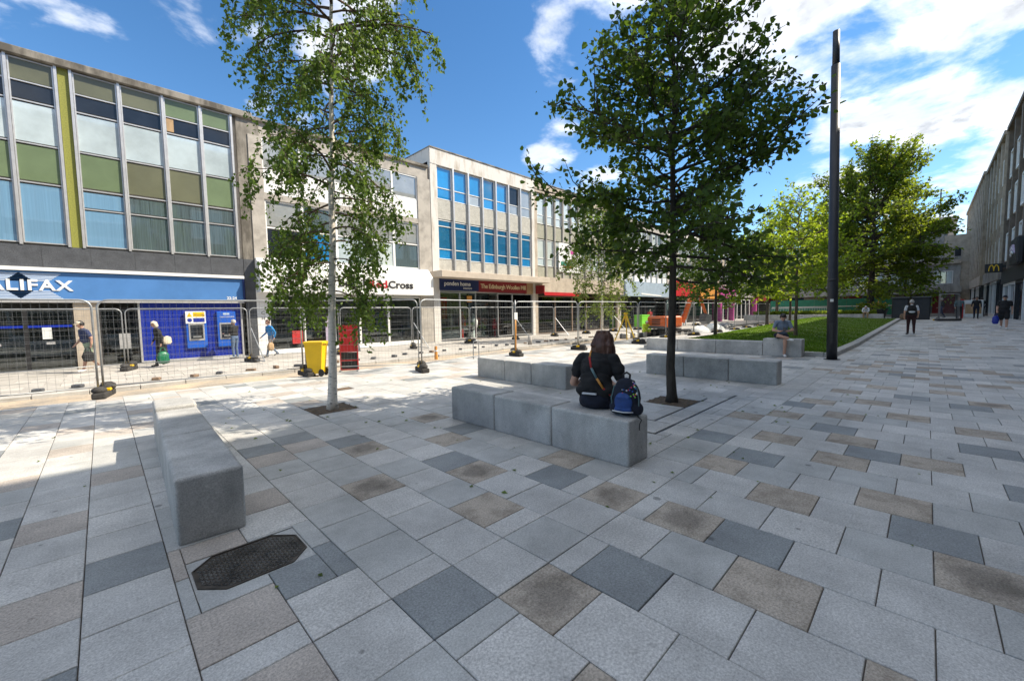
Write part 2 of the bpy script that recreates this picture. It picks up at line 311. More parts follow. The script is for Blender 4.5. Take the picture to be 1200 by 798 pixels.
M['bark'] = mk('dark_bark', (.060,.050,.040), .95, .4, 12, .8, stretch=(1,1,.25))
M['bark_mid'] = mk('grey_brown_bark', (.15,.115,.08), .95, .35, 12, .8, stretch=(1,1,.25))
M['birchbark'] = mk('birch_bark', (.72,.67,.59), .8, .1, 11, .5, c2=(.13,.11,.09), stretch=(1,1,4.0), lo=.54, hi=.68)
M['twig'] = mk('twig', (.10,.065,.045), .9, .3, 10)
M['leaf_birch'] = leafmat('birch_leaf', (.085,.150,.028), .40, (.20,.30,.035))
M['leaf_linden'] = leafmat('linden_leaf', (.045,.085,.016), .40, (.16,.26,.025))
M['leaf_bright'] = leafmat('young_leaf', (.115,.195,.016), .52, (.42,.55,.03))
M['leaf_mid'] = leafmat('plane_leaf', (.08,.135,.016), .47, (.33,.42,.03))
M['leaf_birch2'] = leafmat('pale_birch_leaf', (.13,.19,.045), .45, (.28,.36,.06))
M['skin'] = mk('skin', (.52,.30,.215), .55, .06, 6)
M['hair_brown'] = mk('brown_hair', (.085,.034,.02), .45, .4, 60, stretch=(1,1,.12))
M['hair_dark'] = mk('dark_hair', (.015,.012,.010), .5, .3, 60)
M['hair_grey'] = mk('grey_hair', (.45,.43,.41), .6, .2, 60)
M['cream'] = mk('cream_cloth', (.62,.54,.42), .8, .1, 12)
M['cloth_black'] = mk('black_jersey', (.017,.017,.019), .9, .25, 8, .3)
M['denim'] = mk('dark_denim', (.012,.016,.032), .9, .3, 14, .3)
M['denim_mid'] = mk('blue_denim', (.10,.15,.24), .9, .25, 14)
M['cloth_navy'] = mk('navy_cloth', (.028,.040,.105), .9, .2, 8)
M['cloth_green'] = mk('sage_cloth', (.26,.33,.23), .9, .2, 8)
M['cloth_blue'] = mk('blue_cloth', (.02,.20,.50), .85, .2, 8)
M['cloth_check'] = mk('grey_blue_check', (.17,.22,.30), .9, .3, 45)
M['cloth_red'] = mk('red_cloth', (.45,.03,.03), .85, .2, 8)
M['cloth_teal'] = mk('teal_cloth', (.12,.20,.22), .85, .25, 8)
M['cloth_white'] = mk('pale_cloth', (.60,.62,.66), .85, .1, 8)
M['shoe'] = mk('shoe', (.04,.035,.03), .6, .2, 8)
M['shoe_white'] = mk('white_shoe', (.7,.7,.7), .6, .1, 8)
M['greenbag'] = mk('green_carrier', (.01,.16,.075), .4, .3, 14)
M['magenta'] = mk('magenta_frame', (.45,.06,.26), .45, .06, 2)
M['orange'] = mk('machine_orange', (.60,.12,.02), .42, .1, 2, coat=.2)
M['orange_sign'] = mk('orange_sign', (.62,.27,.05), .45, .08, 2)
M['lime'] = mk('lime_plastic', (.19,.62,.03), .5, .08, 2)
M['hivis'] = mk('hivis_cloth', (.62,.80,.03), .7, .1, 10)
M['hoarding'] = mk('green_hoarding', (.02,.20,.13), .6, .15, 2)
M['wood'] = mk('timber', (.40,.27,.15), .85, .2, 8, stretch=(1,1,.2))
M['cast_iron'] = mk('cast_iron', (.075,.062,.05), .65, .45, 9, .2, metallic=.3)
M['tread'] = mk('worn_tread', (.15,.14,.125), .5, .6, 7, metallic=.5)
M['pocket'] = mk('blue_nylon', (.015,.06,.24), .6, .2, 12)
M['paper'] = mk('pale_poster', (.70,.72,.70), .6, .08, 4)
M['skyblue_sign'] = mk('sky_blue_sign', (.33,.41,.50), .5, .1, 2)
M['mannequin'] = mk('mauve_dress', (.42,.36,.47), .85, .15, 8)

# ================================================================== SETTING
def sheet(name, x0, x1, y0, y1, z, mat, nx=1, ny=1, fz=None, kind='structure'):
    vs = []; fs = []
    for i in range(nx+1):
        for j in range(ny+1):
            x = x0+(x1-x0)*i/nx; y = y0+(y1-y0)*j/ny; vs.append((x, y, z+(fz(x, y) if fz else 0)))
    for i in range(nx):
        for j in range(ny): a = i*(ny+1)+j; fs.append((a, a+ny+1, a+ny+2, a+1))
    return tag(raw(name, vs, fs, mat), kind=kind)
sheet('ground', -900, 1500, -900, 1500, -.62, M['asphalt'])
PLAZA_END = 11.75
road = sheet('road_works_bed', -60, 120, PLAZA_END-.3, 13.9, -.135, M['sand'], 240, 6, lambda x, y: .02*math.sin(x*1.7+y*3)+.015*math.sin(x*4.1-y*2)-.01)
foot = sheet('far_footway', -60, 120, 13.9, 20.9, -.08, M['footway'])
# --- plaza bed (dark joints) and slabs
def bedz(x, y): return zg(x, y)
bed = sheet('plaza_paving', -14, 105, -4.6, PLAZA_END, -.013, M['mortar'], 238, 30, bedz)
PITS = [(6.62, 7.30, 2.76, 3.42), (2.38, 3.06, 6.84, 7.52)]                       # tree pits
COVER = (.29, .93, 2.83, 3.33)
SLOTS = [(4.95, 4.985, 2.42, 4.1), (4.95, 8.2, 2.40, 2.435), (5.55, 5.585, 2.72, 4.0), (5.55, 7.6, 2.70, 2.735)]
GRATE = (3.36, 3.84, 8.78, 9.08)
LAWN = (16.3, 46.0, 2.02, 8.2)
HOLES = PITS + [COVER, GRATE] + SLOTS + [LAWN]
def subtract(rect, hole):
    x0, x1, y0, y1 = rect; a0, a1, b0, b1 = hole
    if a0 >= x1 or a1 <= x0 or b0 >= y1 or b1 <= y0: return [rect]
    out = []
    if a0 > x0: out.append((x0, a0, y0, y1))
    if a1 < x1: out.append((a1, x1, y0, y1))
    m0, m1 = max(a0, x0), min(a1, x1)
    if b0 > y0: out.append((m0, m1, y0, b0))
    if b1 < y1: out.append((m0, m1, b1, y1))
    return [r for r in out if r[1]-r[0] > .03 and r[3]-r[2] > .03]
DARK = [(2.25,4.98),(2.61,3.51),(3.51,4.36),(3.00,2.45),(2.05,1.17),(1.27,1.88),(4.77,1.18),(3.07,0.78),(5.78,0.30),(4.00,-0.12),(6.71,-0.57),(5.44,-0.61),(5.17,1.81),(7.99,1.38),(-0.57,4.73),(0.03,3.55),(0.87,2.73),(1.41,5.37),(1.88,6.01),(6.70,0.76),(9.65,0.15),(9.29,-0.32),(9.27,-0.56),(-0.22,2.68)]
BROWN = [(2.21,4.53),(1.75,3.51),(3.51,5.20),(3.06,4.13),(2.60,3.10),(2.14,2.48),(3.44,2.68),(2.98,1.82),(2.96,1.33),(1.67,1.38),(1.43,0.98),(2.53,0.56),(3.44,-0.27),(2.31,0.08),(4.34,1.40),(3.04,1.12),(3.89,0.77),(5.26,0.60),(5.82,-0.15),(4.39,0.11),(6.12,0.43),(6.53,1.81),(7.03,1.39),(5.67,1.16),(8.16,0.09),(7.61,0.73),(9.01,0.49),(8.42,1.07),(9.89,0.92),(10.96,0.47),(11.53,-0.23),(10.63,-0.22),(12.37,0.22),(11.68,0.90),(12.48,1.30),(13.69,0.44),(14.85,-0.04),(14.62,-0.75),(13.54,-0.26),(16.65,0.38),(15.52,0.86),(17.43,-0.32),(9.76,-0.59),(7.47,-0.39),(12.12,-0.80)]
PINK = [(-0.29,4.87),(-0.30,3.43),(0.48,3.45),(0.97,3.92),(0.43,2.44),(0.54,1.95),(-0.62,6.38),(0.18,5.96),(-0.18,7.28),(-0.52,8.78),(0.35,8.28),(1.83,5.55),(1.39,4.97)]
PX0, PW, PL = .215, .442, .442
XL = {-3: -.94, -2: -.545, -1: -.17, 0: .22, 1: .64, 2: 1.06, 3: 1.48, 4: 1.92, 5: 2.36, 6: 2.82, 7: 3.26, 8: 3.73, 9: 4.19, 10: 4.65, 11: 5.11}
def xline(n): return XL[n] if n in XL else XL[-3]+(n+3)*.42 if n < -3 else XL[11]+(n-11)*.452
slabs = []                                                                    # (rect, tone)
for n in range(-32, 136):
    xa, xb = xline(n), xline(n+1)
    odd = n % 2
    ycuts = [-4.6]
    yb_ = (.36 if odd else .14) - PL*12
    while yb_ < 1.64:
        if yb_ > -4.5: ycuts.append(yb_)
        yb_ += PL
    if 1.64-ycuts[-1] < .05: ycuts.pop()
    ycuts += [1.64, 2.06]
    ya_ = 2.48 if odd else 2.26
    while ya_ < PLAZA_END-.1: ycuts.append(ya_); ya_ += PL
    ycuts.append(PLAZA_END)
    for y0, y1 in zip(ycuts[:-1], ycuts[1:]):
        tone = random.choices(['slab_a', 'slab_b', 'slab_c'], [5, 3, 3])[0]
        inside = lambda L: any(xa <= px <= xb and y0 <= py <= y1 for px, py in L)
        if inside(DARK): tone = 'slab_dark'
        elif inside(BROWN): tone = 'slab_brown'
        elif inside(PINK): tone = 'slab_pink'
        elif xb > 13 or y0 > 7.5 or xb < -1 or y1 < -1:
            q = random.random()
            if q < .11: tone = 'slab_brown' if y0 < 2 else 'slab_pink'
            elif q < .18: tone = 'slab_dark'
        rects = [(xa, xb, y0, y1)]
        for hh in HOLES: rects = [r for q in rects for r in subtract(q, hh)]
        for r in rects: slabs.append((r, tone))
def vis(s):
    r = s[0]; ps = [project((x, y, zg(x, y))) for x, y in ((r[0], r[2]), (r[1], r[2]), (r[1], r[3]), (r[0], r[3]))]
    if any(p is None for p in ps): return 0
    if max(p[0] for p in ps) < 0 or min(p[0] for p in ps) > 1200 or min(p[1] for p in ps) > 798: return 0
    ps = [(min(max(p[0], 0), 1200), min(max(p[1], 0), 798)) for p in ps]
    a = 0
    for i in range(4): a += ps[i][0]*ps[(i+1)%4][1]-ps[(i+1)%4][0]*ps[i][1]
    return abs(a)/2
order = sorted(range(len(slabs)), key=lambda i: -vis(slabs[i]))
single = set(order[:300]); GAP = .0028
far = MB(); tones = ['slab_a', 'slab_b', 'slab_c', 'slab_dark', 'slab_brown', 'slab_pink']
for i, (r, tone) in enumerate(slabs):
    x0, x1, y0, y1 = r[0]+GAP, r[1]-GAP, r[2]+GAP, r[3]-GAP
    cx, cy = (x0+x1)/2, (y0+y1)/2; dz = random.uniform(-.0015, .0015)
    if i in single:
        mb = MB().cbox(x0-cx, x1-cx, y0-cy, y1-cy, -.03, 0, .0035)
        o = raw('paving_slab', mb.v, mb.f, M[tone], bed); o.location = (cx, cy, zg(cx, cy)+dz); o.rotation_euler = (random.gauss(0, .0018), random.gauss(0, .0018), random.gauss(0, .0012))
    else:
        vs = [(x, y, zg(x, y)+dz) for x, y in ((x0, y0), (x1, y0), (x1, y1), (x0, y1))]; vs += [(x, y, z-.03) for x, y, z in vs]
        far.add(vs, [(0,1,2,3), (0,4,5,1), (1,5,6,2), (2,6,7,3), (3,7,4,0)], tones.index(tone))
o = far.build('paving_slabs', [M[t] for t in tones], bed, recalc=False); tag(o, kind='stuff')
for p in PITS:
    tag(sheet('tree_pit_soil', p[0]-.02, p[1]+.02, p[2]-.02, p[3]+.02, -.006, M['earth'], 14, 14, lambda x, y: .012*math.sin(x*31)*math.sin(y*27)), kind='structure')
    for k in range(4): pass
# --- slot drains, gratings
for i, s_ in enumerate(SLOTS):
    t = MB().box(s_[0]+.004, s_[1]-.004, s_[2]+.004, s_[3]-.004, -.06, -.008).build('slot_drain', M['black'])
    tag(t, 'narrow dark slot drain set in the paving around the dark-trunked linden tree', 'drain', 'slot drains around the linden')
gr = thing('drain_grating', 'small rusty square drain grating in the sunlit paving beyond the birch', 'drain', ((GRATE[0]+GRATE[1])/2, (GRATE[2]+GRATE[3])/2, 0))
gx, gy = (GRATE[1]-GRATE[0])/2-.006, (GRATE[3]-GRATE[2])/2-.006
fr_ = MB().box(-gx, gx, -gy, -gy+.03, -.03, .002).box(-gx, gx, gy-.03, gy, -.03, .002).box(-gx, -gx+.03, -gy, gy, -.03, .0022).box(gx-.03, gx, -gy, gy, -.03, .0022).build('frame', M['cast_iron'], gr)
for k in range(9): MB().box(-gx+.03, gx-.03, -gy+.042+k*.026, -gy+.054+k*.026, -.03, .001).build('bar', M['stone_brown'], gr)
# --- inspection cover beside the left bench
cv = thing('inspection_cover', 'worn black chequered iron cover let into the paving at the end of a bench', 'manhole cover', ((COVER[0]+COVER[1])/2, (COVER[2]+COVER[3])/2, 0))
cw, ch_, k_ = .30, .232, .12
octo = [(-cw, -ch_+k_), (-cw+k_, -ch_), (cw-k_, -ch_), (cw, -ch_+k_), (cw, ch_-k_), (cw-k_, ch_), (-cw+k_, ch_), (-cw, ch_-k_)]
MB().prism(octo, -.04, -.006, 'z').build('plate', M['cast_iron'], cv)
MB().box(-.318, .318, -.248, .248, -.05, -.007).build('surround', M['slab_c'], cv)
rim = MB()
for i in range(8):
    a, b = Vector((*octo[i], -.004)), Vector((*octo[(i+1)%8], -.004)); rim.tube([a, b], .006, 4)
rim.build('rim', M['cast_iron'], cv)
bumps = MB()
for i in range(-13, 14):
    for j in range(-10, 11):
        x, y = i*.0225, j*.0225
        if abs(x) > cw-.018 or abs(y) > ch_-.018 or abs(x)+abs(y) > cw+ch_-k_-.03: continue
        a = R(45) if (i+j) % 2 else R(-45); c, s = math.cos(a), math.sin(a); l, w = .0105, .0042
        vs = [(x+c*u-s*v, y+s*u+c*v, -.001 if q else -.0062) for q in (0, 1) for u, v in ((-l, -w*(1-.4*q)), (l, -w*(1-.4*q)), (l, w*(1-.4*q)), (-l, w*(1-.4*q)))]
        bumps.add(vs, [(4,5,6,7), (0,1,5,4), (1,2,6,5), (2,3,7,6), (3,0,4,7)])
tag(bumps.build('raised_tread', M['tread'], cv, recalc=False), kind='stuff')
for dx in (-.1, .1): MB().box(dx-.03, dx+.03, -.012, .012, -.012, -.0035).build('keyhole', M['black'], cv)
# --- kerb along the works, edging flags
kb = tag(bpy.data.objects.new('kerb', None), kind='structure'); link(kb)
x = -12.0
while x < 60:
    L = .9; mb = MB().cbox(0, L-.008, 0, .16, -.2, 0, .012); o = raw('kerb_stone', mb.v, mb.f, M['kerbstone'], kb)
    o.location = (x, 13.9+random.gauss(0, .006), -.045+random.gauss(0, .004)); x += L
# --- pale flags on the far footway
fl = MB()
for i in range(110):
    for j in range(7):
        x0 = -12+i*.62+(.31 if j % 2 else 0); y0 = 14.1+j*.62+ (.0)
        if y0 > 17.6 and random.random() < .1: continue
        fl.box(x0+.005, x0+.615, y0+.005, y0+.615, -.12, -.055+random.uniform(-.004, .004))
tag(fl.build('paving_flags', [mk('old_flags', (.42,.395,.36), .9, .14, 1.5, .1, fine=.12, island=.14)], foot, recalc=False), kind='stuff')
# --- dressed kerb setts and rubble along the excavated edge
# --- lawn with its kerb
def lawn_y0(x): return 2.24-.57*(x-16.3)/29.7
lawn = sheet('lawn', LAWN[0], LAWN[1], LAWN[2], LAWN[3], .10, M['grassbase'], 60, 20, lambda x, y: zg(x, y)+.16*math.exp(-((y-6.5)/2.6)**2)*min(1, (x-16)/4))
for v in lawn.data.vertices: v.co.y = lawn_y0(v.co.x)+(v.co.y-LAWN[2])*(LAWN[3]-lawn_y0(v.co.x))/(LAWN[3]-LAWN[2])
gvs = []; 
nb = 60000
gx_ = LAWN[0]+.05+(LAWN[1]-LAWN[0]-.1)*rng.random(nb)**1.6; g0_ = 2.27-.57*(gx_-16.3)/29.7; gy_ = g0_+(LAWN[3]-.05-g0_)*rng.random(nb)
gz_ = np.array([.10+zg(a, b)+.16*math.exp(-((b-6.5)/2.6)**2)*min(1, (a-16)/4) for a, b in zip(gx_, gy_)])
an = rng.random(nb)*6.283; w = .012+.008*rng.random(nb)*1; hh = (.035+.04*rng.random(nb))*(.55+.45*np.sin(gx_*1.3+2*np.sin(gy_*.9))**2); lean = (rng.random((nb, 2))-.5)*.05
V = np.empty((nb, 3, 3)); V[:, 0] = np.c_[gx_-np.cos(an)*w, gy_-np.sin(an)*w, gz_-.005]; V[:, 1] = np.c_[gx_+np.cos(an)*w, gy_+np.sin(an)*w, gz_-.005]; V[:, 2] = np.c_[gx_+lean[:, 0], gy_+lean[:, 1], gz_+hh]
def np_mesh(name, V, F, mat, parent=None):
    m = bpy.data.meshes.new(name); nv, nf, k = len(V), len(F), F.shape[1]
    m.vertices.add(nv); m.vertices.foreach_set('co', V.astype(np.float32).ravel())
    m.loops.add(nf*k); m.loops.foreach_set('vertex_index', F.astype(np.int32).ravel())
    m.polygons.add(nf); m.polygons.foreach_set('loop_start', np.arange(0, nf*k, k, dtype=np.int32))
    m.materials.append(mat); m.update(calc_edges=True); m.validate(); return link(bpy.data.objects.new(name, m), parent)
tag(np_mesh('grass', V.reshape(-1, 3), np.arange(nb*3).reshape(-1, 3), M['blade']), 'short green lawn grass on the raised bed', 'grass', kind='stuff')
lk = tag(bpy.data.objects.new('lawn_kerb', None), kind='structure'); link(lk)
def kerb_run(x0, y0, x1, y1, w=.26, hgt=.14, step=1.2):
    a, b = Vector((x0, y0)), Vector((x1, y1)); L = (b-a).length; n = max(1, round(L/step)); rz = math.atan2(y1-y0, x1-x0)
    mb = MB().cbox(0, L/n-.006, 0, w, -.25, hgt, .012); me = None
    for i in range(n):
        p = a+(b-a)*i/n; q = a+(b-a)*(i+1)/n
        if me is None: o = raw('kerb_stone', mb.v, mb.f, M['kerbstone'], lk); me = o.data
        else: o = link(bpy.data.objects.new('kerb_stone', me), lk)
        za, zb = zg(p.x, p.y), zg(q.x, q.y); o.location = (p.x, p.y, za); o.rotation_euler = (0, -math.atan2(zb-za, L/n), rz)
kerb_run(16.3, 2.02, 46, 1.45); kerb_run(16.3, 8.2, 46, 8.2); 
kerb_run(46.0, 1.5, 46.0, 8.2); kerb_run(16.56, 2.29, 16.56, 2.82, step=.5)

# ================================================================== BENCHES
def bench(label, x, y, rz, blocks, w=.41):
    t = thing('stone_bench', label, 'bench', (x, y, zg(x, y)), rz)
    for y0, y1, hgt in blocks:
        MB().rbox(0, w, y0+.003, y1-.003, -.01, hgt, .027, 3).build('bench_block', M['bench'], t, smooth=True)
        o = t.children[-1]
        o.data.polygons.foreach_set('use_smooth', [False]*len(o.data.polygons))
        for p in o.data.polygons: p.use_smooth = p.area < .02
    return t
bench('long grey stone bench beside the iron cover with a taller block at its far end', .285, 3.61, -.035, [(0, 1.45, .475), (1.45, 2.9, .475), (2.9, 3.58, .52)])
bench('grey stone bench of three blocks that the woman in black sits on', 3.69, 2.07, 0, [(0, 1.02, .475), (1.02, 2.02, .48), (2.02, 2.98, .49)])
bench('empty grey stone bench just behind the one with the seated woman', 6.62, 5.13, -.02, [(0, .98, .48), (.98, 1.84, .48), (1.84, 2.86, .48)])
bench('empty grey stone bench between the linden trunk and the bench with the seated man', 9.74, 2.12, 0, [(0, .93, .49), (.93, 1.92, .49), (1.92, 2.88, .49)])
bench('grey stone bench at the lawn edge with a taller end block where a man sits', 15.78, 2.78, 0, [(0, 1.1, .58), (1.1, 2.6, .47), (2.6, 4.0, .47), (4.0, 5.3, .47)], .45)

# ================================================================== BUILDINGS
FY, FZ = 20.5, -.1
def part_box(name, x0, x1, y0, y1, z0, z1, mat, parent, c=0):
    mb = MB(); mb.cbox(x0, x1, y0, y1, z0, z1, c) if c else mb.box(x0, x1, y0, y1, z0, z1)
    return raw(name, mb.v, mb.f, mat, parent)
def window(parent, x0, x1, panes, fmat, y=0.0, fw=.045, depth=.07):
    """panes: (z0, z1, material[, split x fractions]) ; one frame per column, each pane a sub-part"""
    z0 = min(p[0] for p in panes); z1 = max(p[1] for p in panes)
    mb = MB().box(x0, x0+fw, y-.02, y+depth, z0-.02, z1+.02).box(x1-fw, x1, y-.02, y+depth, z0-.02, z1+.02)
    zs = sorted(panes, key=lambda p: p[0])
    edges = [zs[0][0]] + [(a[1]+b[0])/2 for a, b in zip(zs[:-1], zs[1:])] + [zs[-1][1]]
    for e in edges: mb.box(x0+fw, x1-fw, y-.012, y+depth, e-fw*.55, e+fw*.55)
    fr = mb.build('window', fmat, parent, recalc=False)
    for p in panes:
        hw, hz_ = (x1-x0)/2-fw*.9, (p[1]-p[0])/2-.01
        q = part_box('pane', -hw, hw, -.0125, .0125, -hz_, hz_, p[2], fr); q.location = ((x0+x1)/2, y+.034, (p[0]+p[1])/2); q.rotation_euler = (random.gauss(0, .006), 0, random.gauss(0, .006))
    return fr
def body(t, W, z1, mat, depth=9, y=.09, z0=-.3, x0=0):
    return part_box('wall', x0, W, y, depth, z0, z1, mat, t)

# ---- bank building with green glazed curtain wall
HX = -14.0
hb = thing('bank_building', 'two-storey green and glass panelled block over a blue bank front', 'building', (HX, FY, 0))
def hx(x): return x-HX
part_box('wall', 0, hx(4.42), .12, 9, 2.2, 9.9, M['concrete'], hb)
part_box('back_wall', 0, hx(4.42), 2.5, 9, -.3, 2.2, M['dark'], hb)
part_box('roof_slab', 0, hx(5.0), -.16, 9.2, 9.93, 10.18, M['concrete_dirty'], hb, .02)
mull = [-13.9, -12.76, -11.62, -10.48, -9.3, -8.16, -7.02, -5.88, -5.54, -4.4, -3.26, -2.75, -1.66, -.60, -.26, .90, 2.09, 3.26, 4.28]
mull = [-6.0, -5.66, -4.6, -3.7, -2.7, -1.66, -.60, -.26, .90, 2.09, 3.22, 4.25]
for xm in mull: part_box('mullion', hx(xm)-.036, hx(xm)+.036, -.075, .12, 4.06, 9.93, M['alu'], hb)
for xm in (-6.0, -.60): part_box('mosaic_strip', hx(xm)+.045, hx(xm)+.295, .0, .12, 4.06, 9.93, M['mosaic'], hb)
greens = ['greenpanel', 'olivepanel', 'greenpanel', 'olivepanel', 'greenpanel', 'olivepanel', 'greenpanel', 'olivepanel', 'olivepanel']
ci = 0
for a, b in zip(mull[:-1], mull[1:]):
    if b-a < .5: continue
    left = b <= -.5
    pv = M['paleglass']
    panes = [(9.24, 9.88, M['olivepanel'] if a < 1 else M['greenpanel']), (8.66, 9.16, M['darkglass']), (7.34, 8.56, pv), (6.12, 7.24, M[greens[(ci+1) % 9]] if a > -.5 else M['greenpanel'])]
    if left: panes += [(4.14, 6.0, M['blueglass'])]
    else: panes += [(5.45, 5.98, M['blueglass'] if a < .5 else M['teal_glass']), (4.14, 5.36, M['blueglass'] if a < .5 else M['teal_glass'])]
    w_ = window(hb, hx(a)+.045, hx(b)-.045, panes, M['alu'], .0, .035, .12); ci += 1
    if 2.0 < a < 2.2: part_box('board', hx(a)+.09, hx(a)+.30, -.0, .018, 8.68, 9.14, M['wood'], w_)
cl_ = part_box('cladding', 0, hx(4.40), -.02, .12, 3.34, 4.06, M['granite_black'], hb)
for k in range(17): part_box('cladding_slab', hx(4.39)-1.13*(k+1)+.006, hx(4.39)-1.13*k, -.045, -.02, 3.34, 4.055, M['granite_black'], cl_)
part_box('pier', hx(4.42), hx(5.25), -.02, 9, 3.3, 9.93, M['concrete_dirty'], hb)
part_box('pier_cladding', hx(4.41), hx(4.80), -.04, .1, -.2, 4.06, M['granite_black'], hb)
part_box('lintel', 0, hx(4.36), -.22, .1, 3.22, 3.335, M['white'], hb)
fs_ = part_box('fascia', 0, hx(4.30), -.12, .1, 2.28, 3.20, M['bank_blue'], hb)
part_box('fascia_trim', 0, hx(4.32), -.15, .0, 2.20, 2.28, M['alu'], hb)
part_box('fascia_return', hx(4.30), hx(4.36), -.20, .1, 2.24, 3.22, M['navy'], hb)
# pale striped cross behind the name and the name itself
def stripe_cross(x0, x1, z0, z1, n=6):
    zm = (z0+z1)/2; k = 0
    for up in (0, 1):
        for i in range(n):
            za = (z0+.02+(zm-z0-.16)*i/n) if not up else (zm+.15+(z1-.02-zm-.15)*i/n); zb = za+(zm-z0-.16)/n*.66
            f = (zm-za)/(zm-z0) if not up else (za-zm)/(z1-zm)
            for sgn in (-1, 1):
                cx = (x0+x1)/2+sgn*f*(x1-x0)*.20; hw = (x1-x0)*.19
                vs = [(cx-hw, -.128, za), (cx+hw, -.128, za), (cx+hw+sgn*(.03 if up else -.03), -.128, zb), (cx-hw+sgn*(.03 if up else -.03), -.128, zb)]
                vs += [(a, -.118, c) for a, b, c in vs]
                raw('sign_stripe', vs, [(0,1,2,3), (4,7,6,5), (0,4,5,1), (1,5,6,2), (2,6,7,3), (3,7,4,0)], M['pale_blue'], fs_)
stripe_cross(hx(-3.0), hx(-.55), 2.30, 3.18)
lettering('HALIFAX', hx(-2.82), -.135, 2.60, .47, M['white'], fs_, bold=.012, spacing=1.12, extrude=.012, width=2.22)
lettering('22-24', hx(3.72), -.125, 2.36, .15, M['white'], fs_, bold=.004, extrude=.004)
# ground floor: glazed entrance, stone pier, door, blue cash machine wall
part_box('plinth', 0, hx(4.32), -.02, .14, -.3, -.02, M['kerbstone'], hb)
part_box('stone_pier', hx(-.66), hx(-.05), -.05, .3, -.1, 2.2, M['stone_buff'], hb, .01)
sd = part_box('blue_wall', hx(1.02), hx(4.24), .03, .2, .02, 2.2, M['bank_deep'], hb)
for k in range(24): part_box('panel_rib', hx(1.04)+k*.133, hx(1.04)+k*.133+.022, .018, .03, .06, 2.16, M['bank_deep'], sd)
for xm in (1.0, 4.22): part_box('door_jamb', hx(xm)-.03, hx(xm)+.03, -.03, .12, -.02, 2.2, M['alu'], hb)
part_box('bottom_trim', hx(1.03), hx(4.19), -.02, .1, -.02, .05, M['alu'], hb)
for i, xa in enumerate((2.33, 3.34)):
    a = part_box('cash_machine', hx(xa), hx(xa)+.66, -.07, .03, .42, 1.86, M['atm_blue'], hb, .02)
    part_box('screen_surround', hx(xa)+.08, hx(xa)+.58, -.085, -.07, .72, 1.40, M['alu'], a); part_box('screen', hx(xa)+.13, hx(xa)+.53, -.095, -.085, .80, 1.34, M['darkglass'], a)
    part_box('keypad', hx(xa)+.2, hx(xa)+.46, -.16, -.09, .84, .90, M['galv'], a)
    if i: lettering('CASH MACHINE', hx(xa)+.1, -.073, 1.62, .07, M['white'], a, extrude=.003); part_box('logo_plate', hx(xa)+.22, hx(xa)+.44, -.075, -.07, 1.72, 1.80, M['pale_blue'], a)
    else:
        p = part_box('notice', hx(xa)-.0, hx(xa)+.64, -.10, -.088, 1.40, 1.88, M['white'], a); part_box('yellow_field', hx(xa)+.24, hx(xa)+.60, -.104, -.10, 1.66, 1.84, M['yellow'], a); part_box('blue_field', hx(xa)+.24, hx(xa)+.60, -.104, -.10, 1.45, 1.61, M['bank_deep'], a)
        lettering('Warning', hx(xa)+.26, -.105, 1.70, .10, M['black'], a, extrude=.001)
        raw('warning_triangle', [(hx(xa)+.04, -.103, 1.66), (hx(xa)+.21, -.103, 1.66), (hx(xa)+.125, -.103, 1.83), (hx(xa)+.04, -.1, 1.66), (hx(xa)+.21, -.1, 1.66), (hx(xa)+.125, -.1, 1.83)], [(0,1,2), (3,5,4), (0,3,4,1), (1,4,5,2), (2,5,3,0)], M['yellow'], a)
        MB().tube([(hx(xa)+.125, -.104, 1.53), (hx(xa)+.125, -.1, 1.53)], .075, 16).build('blue_disc', M['bank_deep'], a)
for a, b in ((-.05, .98), (-1.75, -.66), (-2.9, -1.75), (-4.1, -2.9), (-5.3, -4.1)):
    f = window(hb, hx(a), hx(b), [(-.04, 2.0, M['glass'])], M['black'], .02, .05, .1)
    if a < -.5: part_box('push_plate', hx(a)+.42, hx(a)+.62, -.0, .02, .82, .90, M['alu'], f); part_box('door_notice', hx(a)+.35, hx(a)+.56, .0, .019, 1.0, 1.38, M['paper'], f); part_box('blue_band', hx(a)+.05, hx(b)-.05, .003, .018, 1.38, 1.46, M['bank_deep'], f)
part_box('letter_box', hx(.42), hx(.72), -.03, .02, .55, 1.1, M['alu'], hb)
part_box('shop_floor', 0, hx(1.0), .12, 2.5, -.2, -.06, M['dim'], hb)

# ---- charity shop building
RX = 4.82
rb = thing('charity_shop_building', 'pale rendered block with white spandrels and a white canopy sign', 'building', (RX, FY, 0))
W = 13.45-RX
part_box('wall', .45, W-.4, .10, 9, 3.0, 9.3, M['concrete'], rb)
part_box('parapet', 0, W+.3, .0, 9, 9.32, 9.95, M['concrete'], rb)
part_box('roof_edge', 0, W+.3, -.12, 9, 9.95, 10.08, M['concrete_dirty'], rb)
part_box('pier', 0, .50, -.06, 9, 3.0, 9.32, M['concrete'], rb); part_box('pier', W-.42, W+.4, -.06, 9, -.2, 9.32, M['concrete'], rb)
part_box('slim_pier', -.02, .42, -.05, 1, -.2, 3.0, M['white'], rb)
part_box('string_course', .5, W-.42, -.05, .1, 6.72, 6.98, M['concrete'], rb)
ncol = 5; cw_ = (W-.92)/ncol
for i in range(ncol):
    a = .5+i*cw_; b = a+cw_
    window(rb, a, b, [(8.05, 9.28, M['greyblind'])], M['white'], .03, .05)
    part_box('spandrel', a+.02, b-.02, -.01, .1, 7.0, 8.02, M['white'], rb)
    window(rb, a, b, [(5.6, 6.68, M['greyblind'] if i != 1 else M['teal_glass']), (4.2, 5.45, [M['darkglass'], M['bluefilm'], M['paleglass'], M['paleblind'], M['teal_glass']][i])], M['white'], .03, .06)
